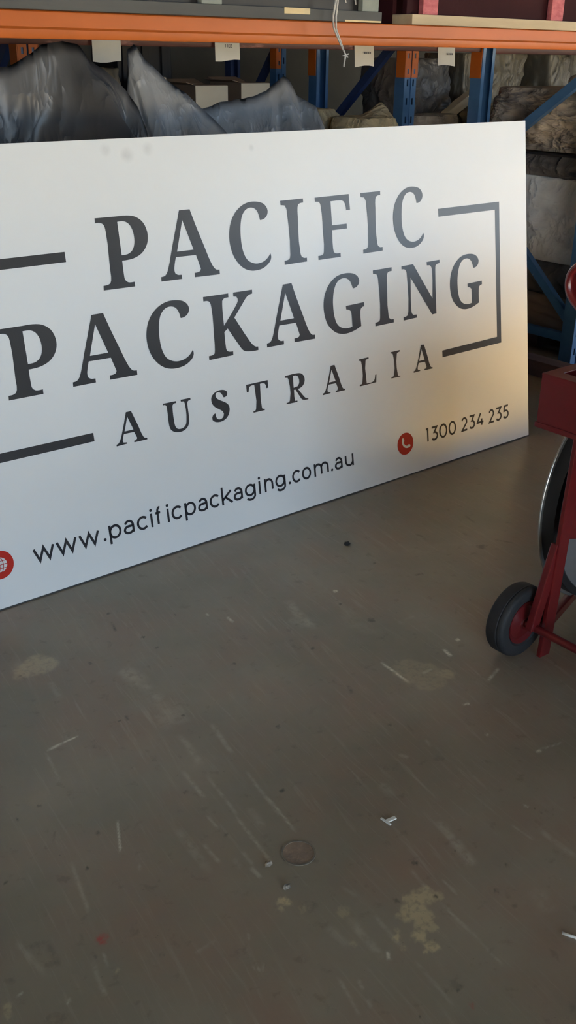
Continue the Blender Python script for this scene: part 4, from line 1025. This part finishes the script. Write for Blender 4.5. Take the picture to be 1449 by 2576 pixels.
# upper guard: a dished plate with a rolled edge, rounded end to the rear
pl = [(-1.45,1.005), (-1.10,.992), (-1.005,.980)] + [(-.975 + .045*math.cos(R(a)), .925 + .048*math.sin(R(a))) for a in range(70, -61, -13)] + [(-.985,.858), (-1.02,.815), (-1.06,.775), (-1.12,.74), (-1.45,.735)]
put(MB().prism(pl, 'x', -1.176, -1.172), 'guard_plate', M['red'])
put(MB().tube([(-1.190, y, z) for y, z in pl[:-1]], .009, 10), 'guard_rim', M['red'], smooth=True)
put(MB().tube([(-1.15,-1.50,.60), (-1.165,-1.50,.98)], .011, 10), 'guard_post', M['red'], smooth=True)
put(MB().tube([(-1.15,-1.15,.62), (-1.165,-1.15,.95)], .011, 10), 'guard_post', M['red'], smooth=True)

# red cabinet added outside the view to shade the floor and the sign's lower end
mc = empty('added_shade_cabinet', label='added red cabinet that shades the sign and floor, outside the right edge', cat='machine')
MB().box(-.60, 1.40, -2.0, -1.06, .08, .72).build('added_cabinet', M['red'], mc, bevel=.01)
MB().box(-.56, 1.36, -1.96, -1.10, .72, .77).build('lid', M['red'], mc, bevel=.008)
for x in (-.56, 1.28):
    for y in (-1.96, -1.18): MB().box(x, x + .08, y, y + .08, 0, .08).build('leg', M['black'], mc, bevel=.003)
MB().tube([(-.2,-1.99,.55), (-.2,-2.06,.55), (.9,-2.06,.55), (.9,-1.99,.55)], .012, 8).build('added_cabinet_handle', M['steel'], mc, smooth=True)

# the filled hole in the floor
pc = (-2.2183, -1.2085)
MB().prism([(pc[0] + .030*math.cos(t), pc[1] + .030*math.sin(t)) for t in [2*math.pi*k/36 for k in range(36)]], 'z', .0002, .0008).build('hole_plug', M['rust'], FLOOR, label='round rusty brown plug')
ring = [(pc[0] + .0335*math.cos(t), pc[1] + .0335*math.sin(t)) for t in [2*math.pi*k/40 for k in range(40)]]
ring_in = [(pc[0] + .030*math.cos(t), pc[1] + .030*math.sin(t)) for t in [2*math.pi*k/40 for k in range(40)]]
MB().prism(ring, 'z', .0002, .0020, holes=[ring_in]).build('plug_rim', M['plugrim'], FLOOR)

# ------------------------------------------------------------------ small litter on the floor
def crumb(x, y, r, label, seed):
    bm = bmesh.new(); bmesh.ops.create_icosphere(bm, subdivisions=2, radius=1)
    for v in bm.verts:
        d = 1 + .55 * noise.noise(v.co * 1.6 + Vector((seed, 3, 1)))
        v.co = Vector((x + v.co.x*r*d, y + v.co.y*r*d*.7, max(0, .45 + v.co.z*d) * r * .75 + .0004))
    me = bpy.data.meshes.new('crumb'); bm.to_mesh(me); bm.free(); me.materials.append(M['crumb'])
    o = bpy.data.objects.new('concrete_crumb', me); COL.objects.link(o)
    return tag(o, label, 'crumb', 'crumbs near the floor plug')
crumb(-2.2830, -1.1965, .0085, 'grey crumb on the floor, left of the round plug', 2)
crumb(-2.2915, -1.2630, .0075, 'grey crumb on the floor, below the round plug', 6)
t = empty('plastic_offcut', label='small white T-shaped plastic offcut on the floor', cat='offcut')
MB().bar((-2.0275,-1.2390,.0025), (-2.0255,-1.2650,.0025), .0045, .003).build('strip', M['white'], t, bevel=.0008)
MB().bar((-2.0265,-1.2530,.003), (-2.0040,-1.2570,.004), .0085, .003).build('tab', M['white'], t, bevel=.0008)
MB().tube([(-1.9790,-1.6460,.003), (-1.9735,-1.6580,.003), (-1.9700,-1.6660,.004), (-1.9665,-1.6780,.003)], .0026, 8).build('thread', M['white'], None, smooth='all', label='short white thread on the floor, right edge', cat='thread')
crumb(-1.2520, -.2820, .010, 'dark crumb on the floor in front of the sign', 9)
bpy.data.objects['concrete_crumb.002'].data.materials[0] = M['rubber']
bpy.data.objects['concrete_crumb.002']['group'] = 'floor litter'
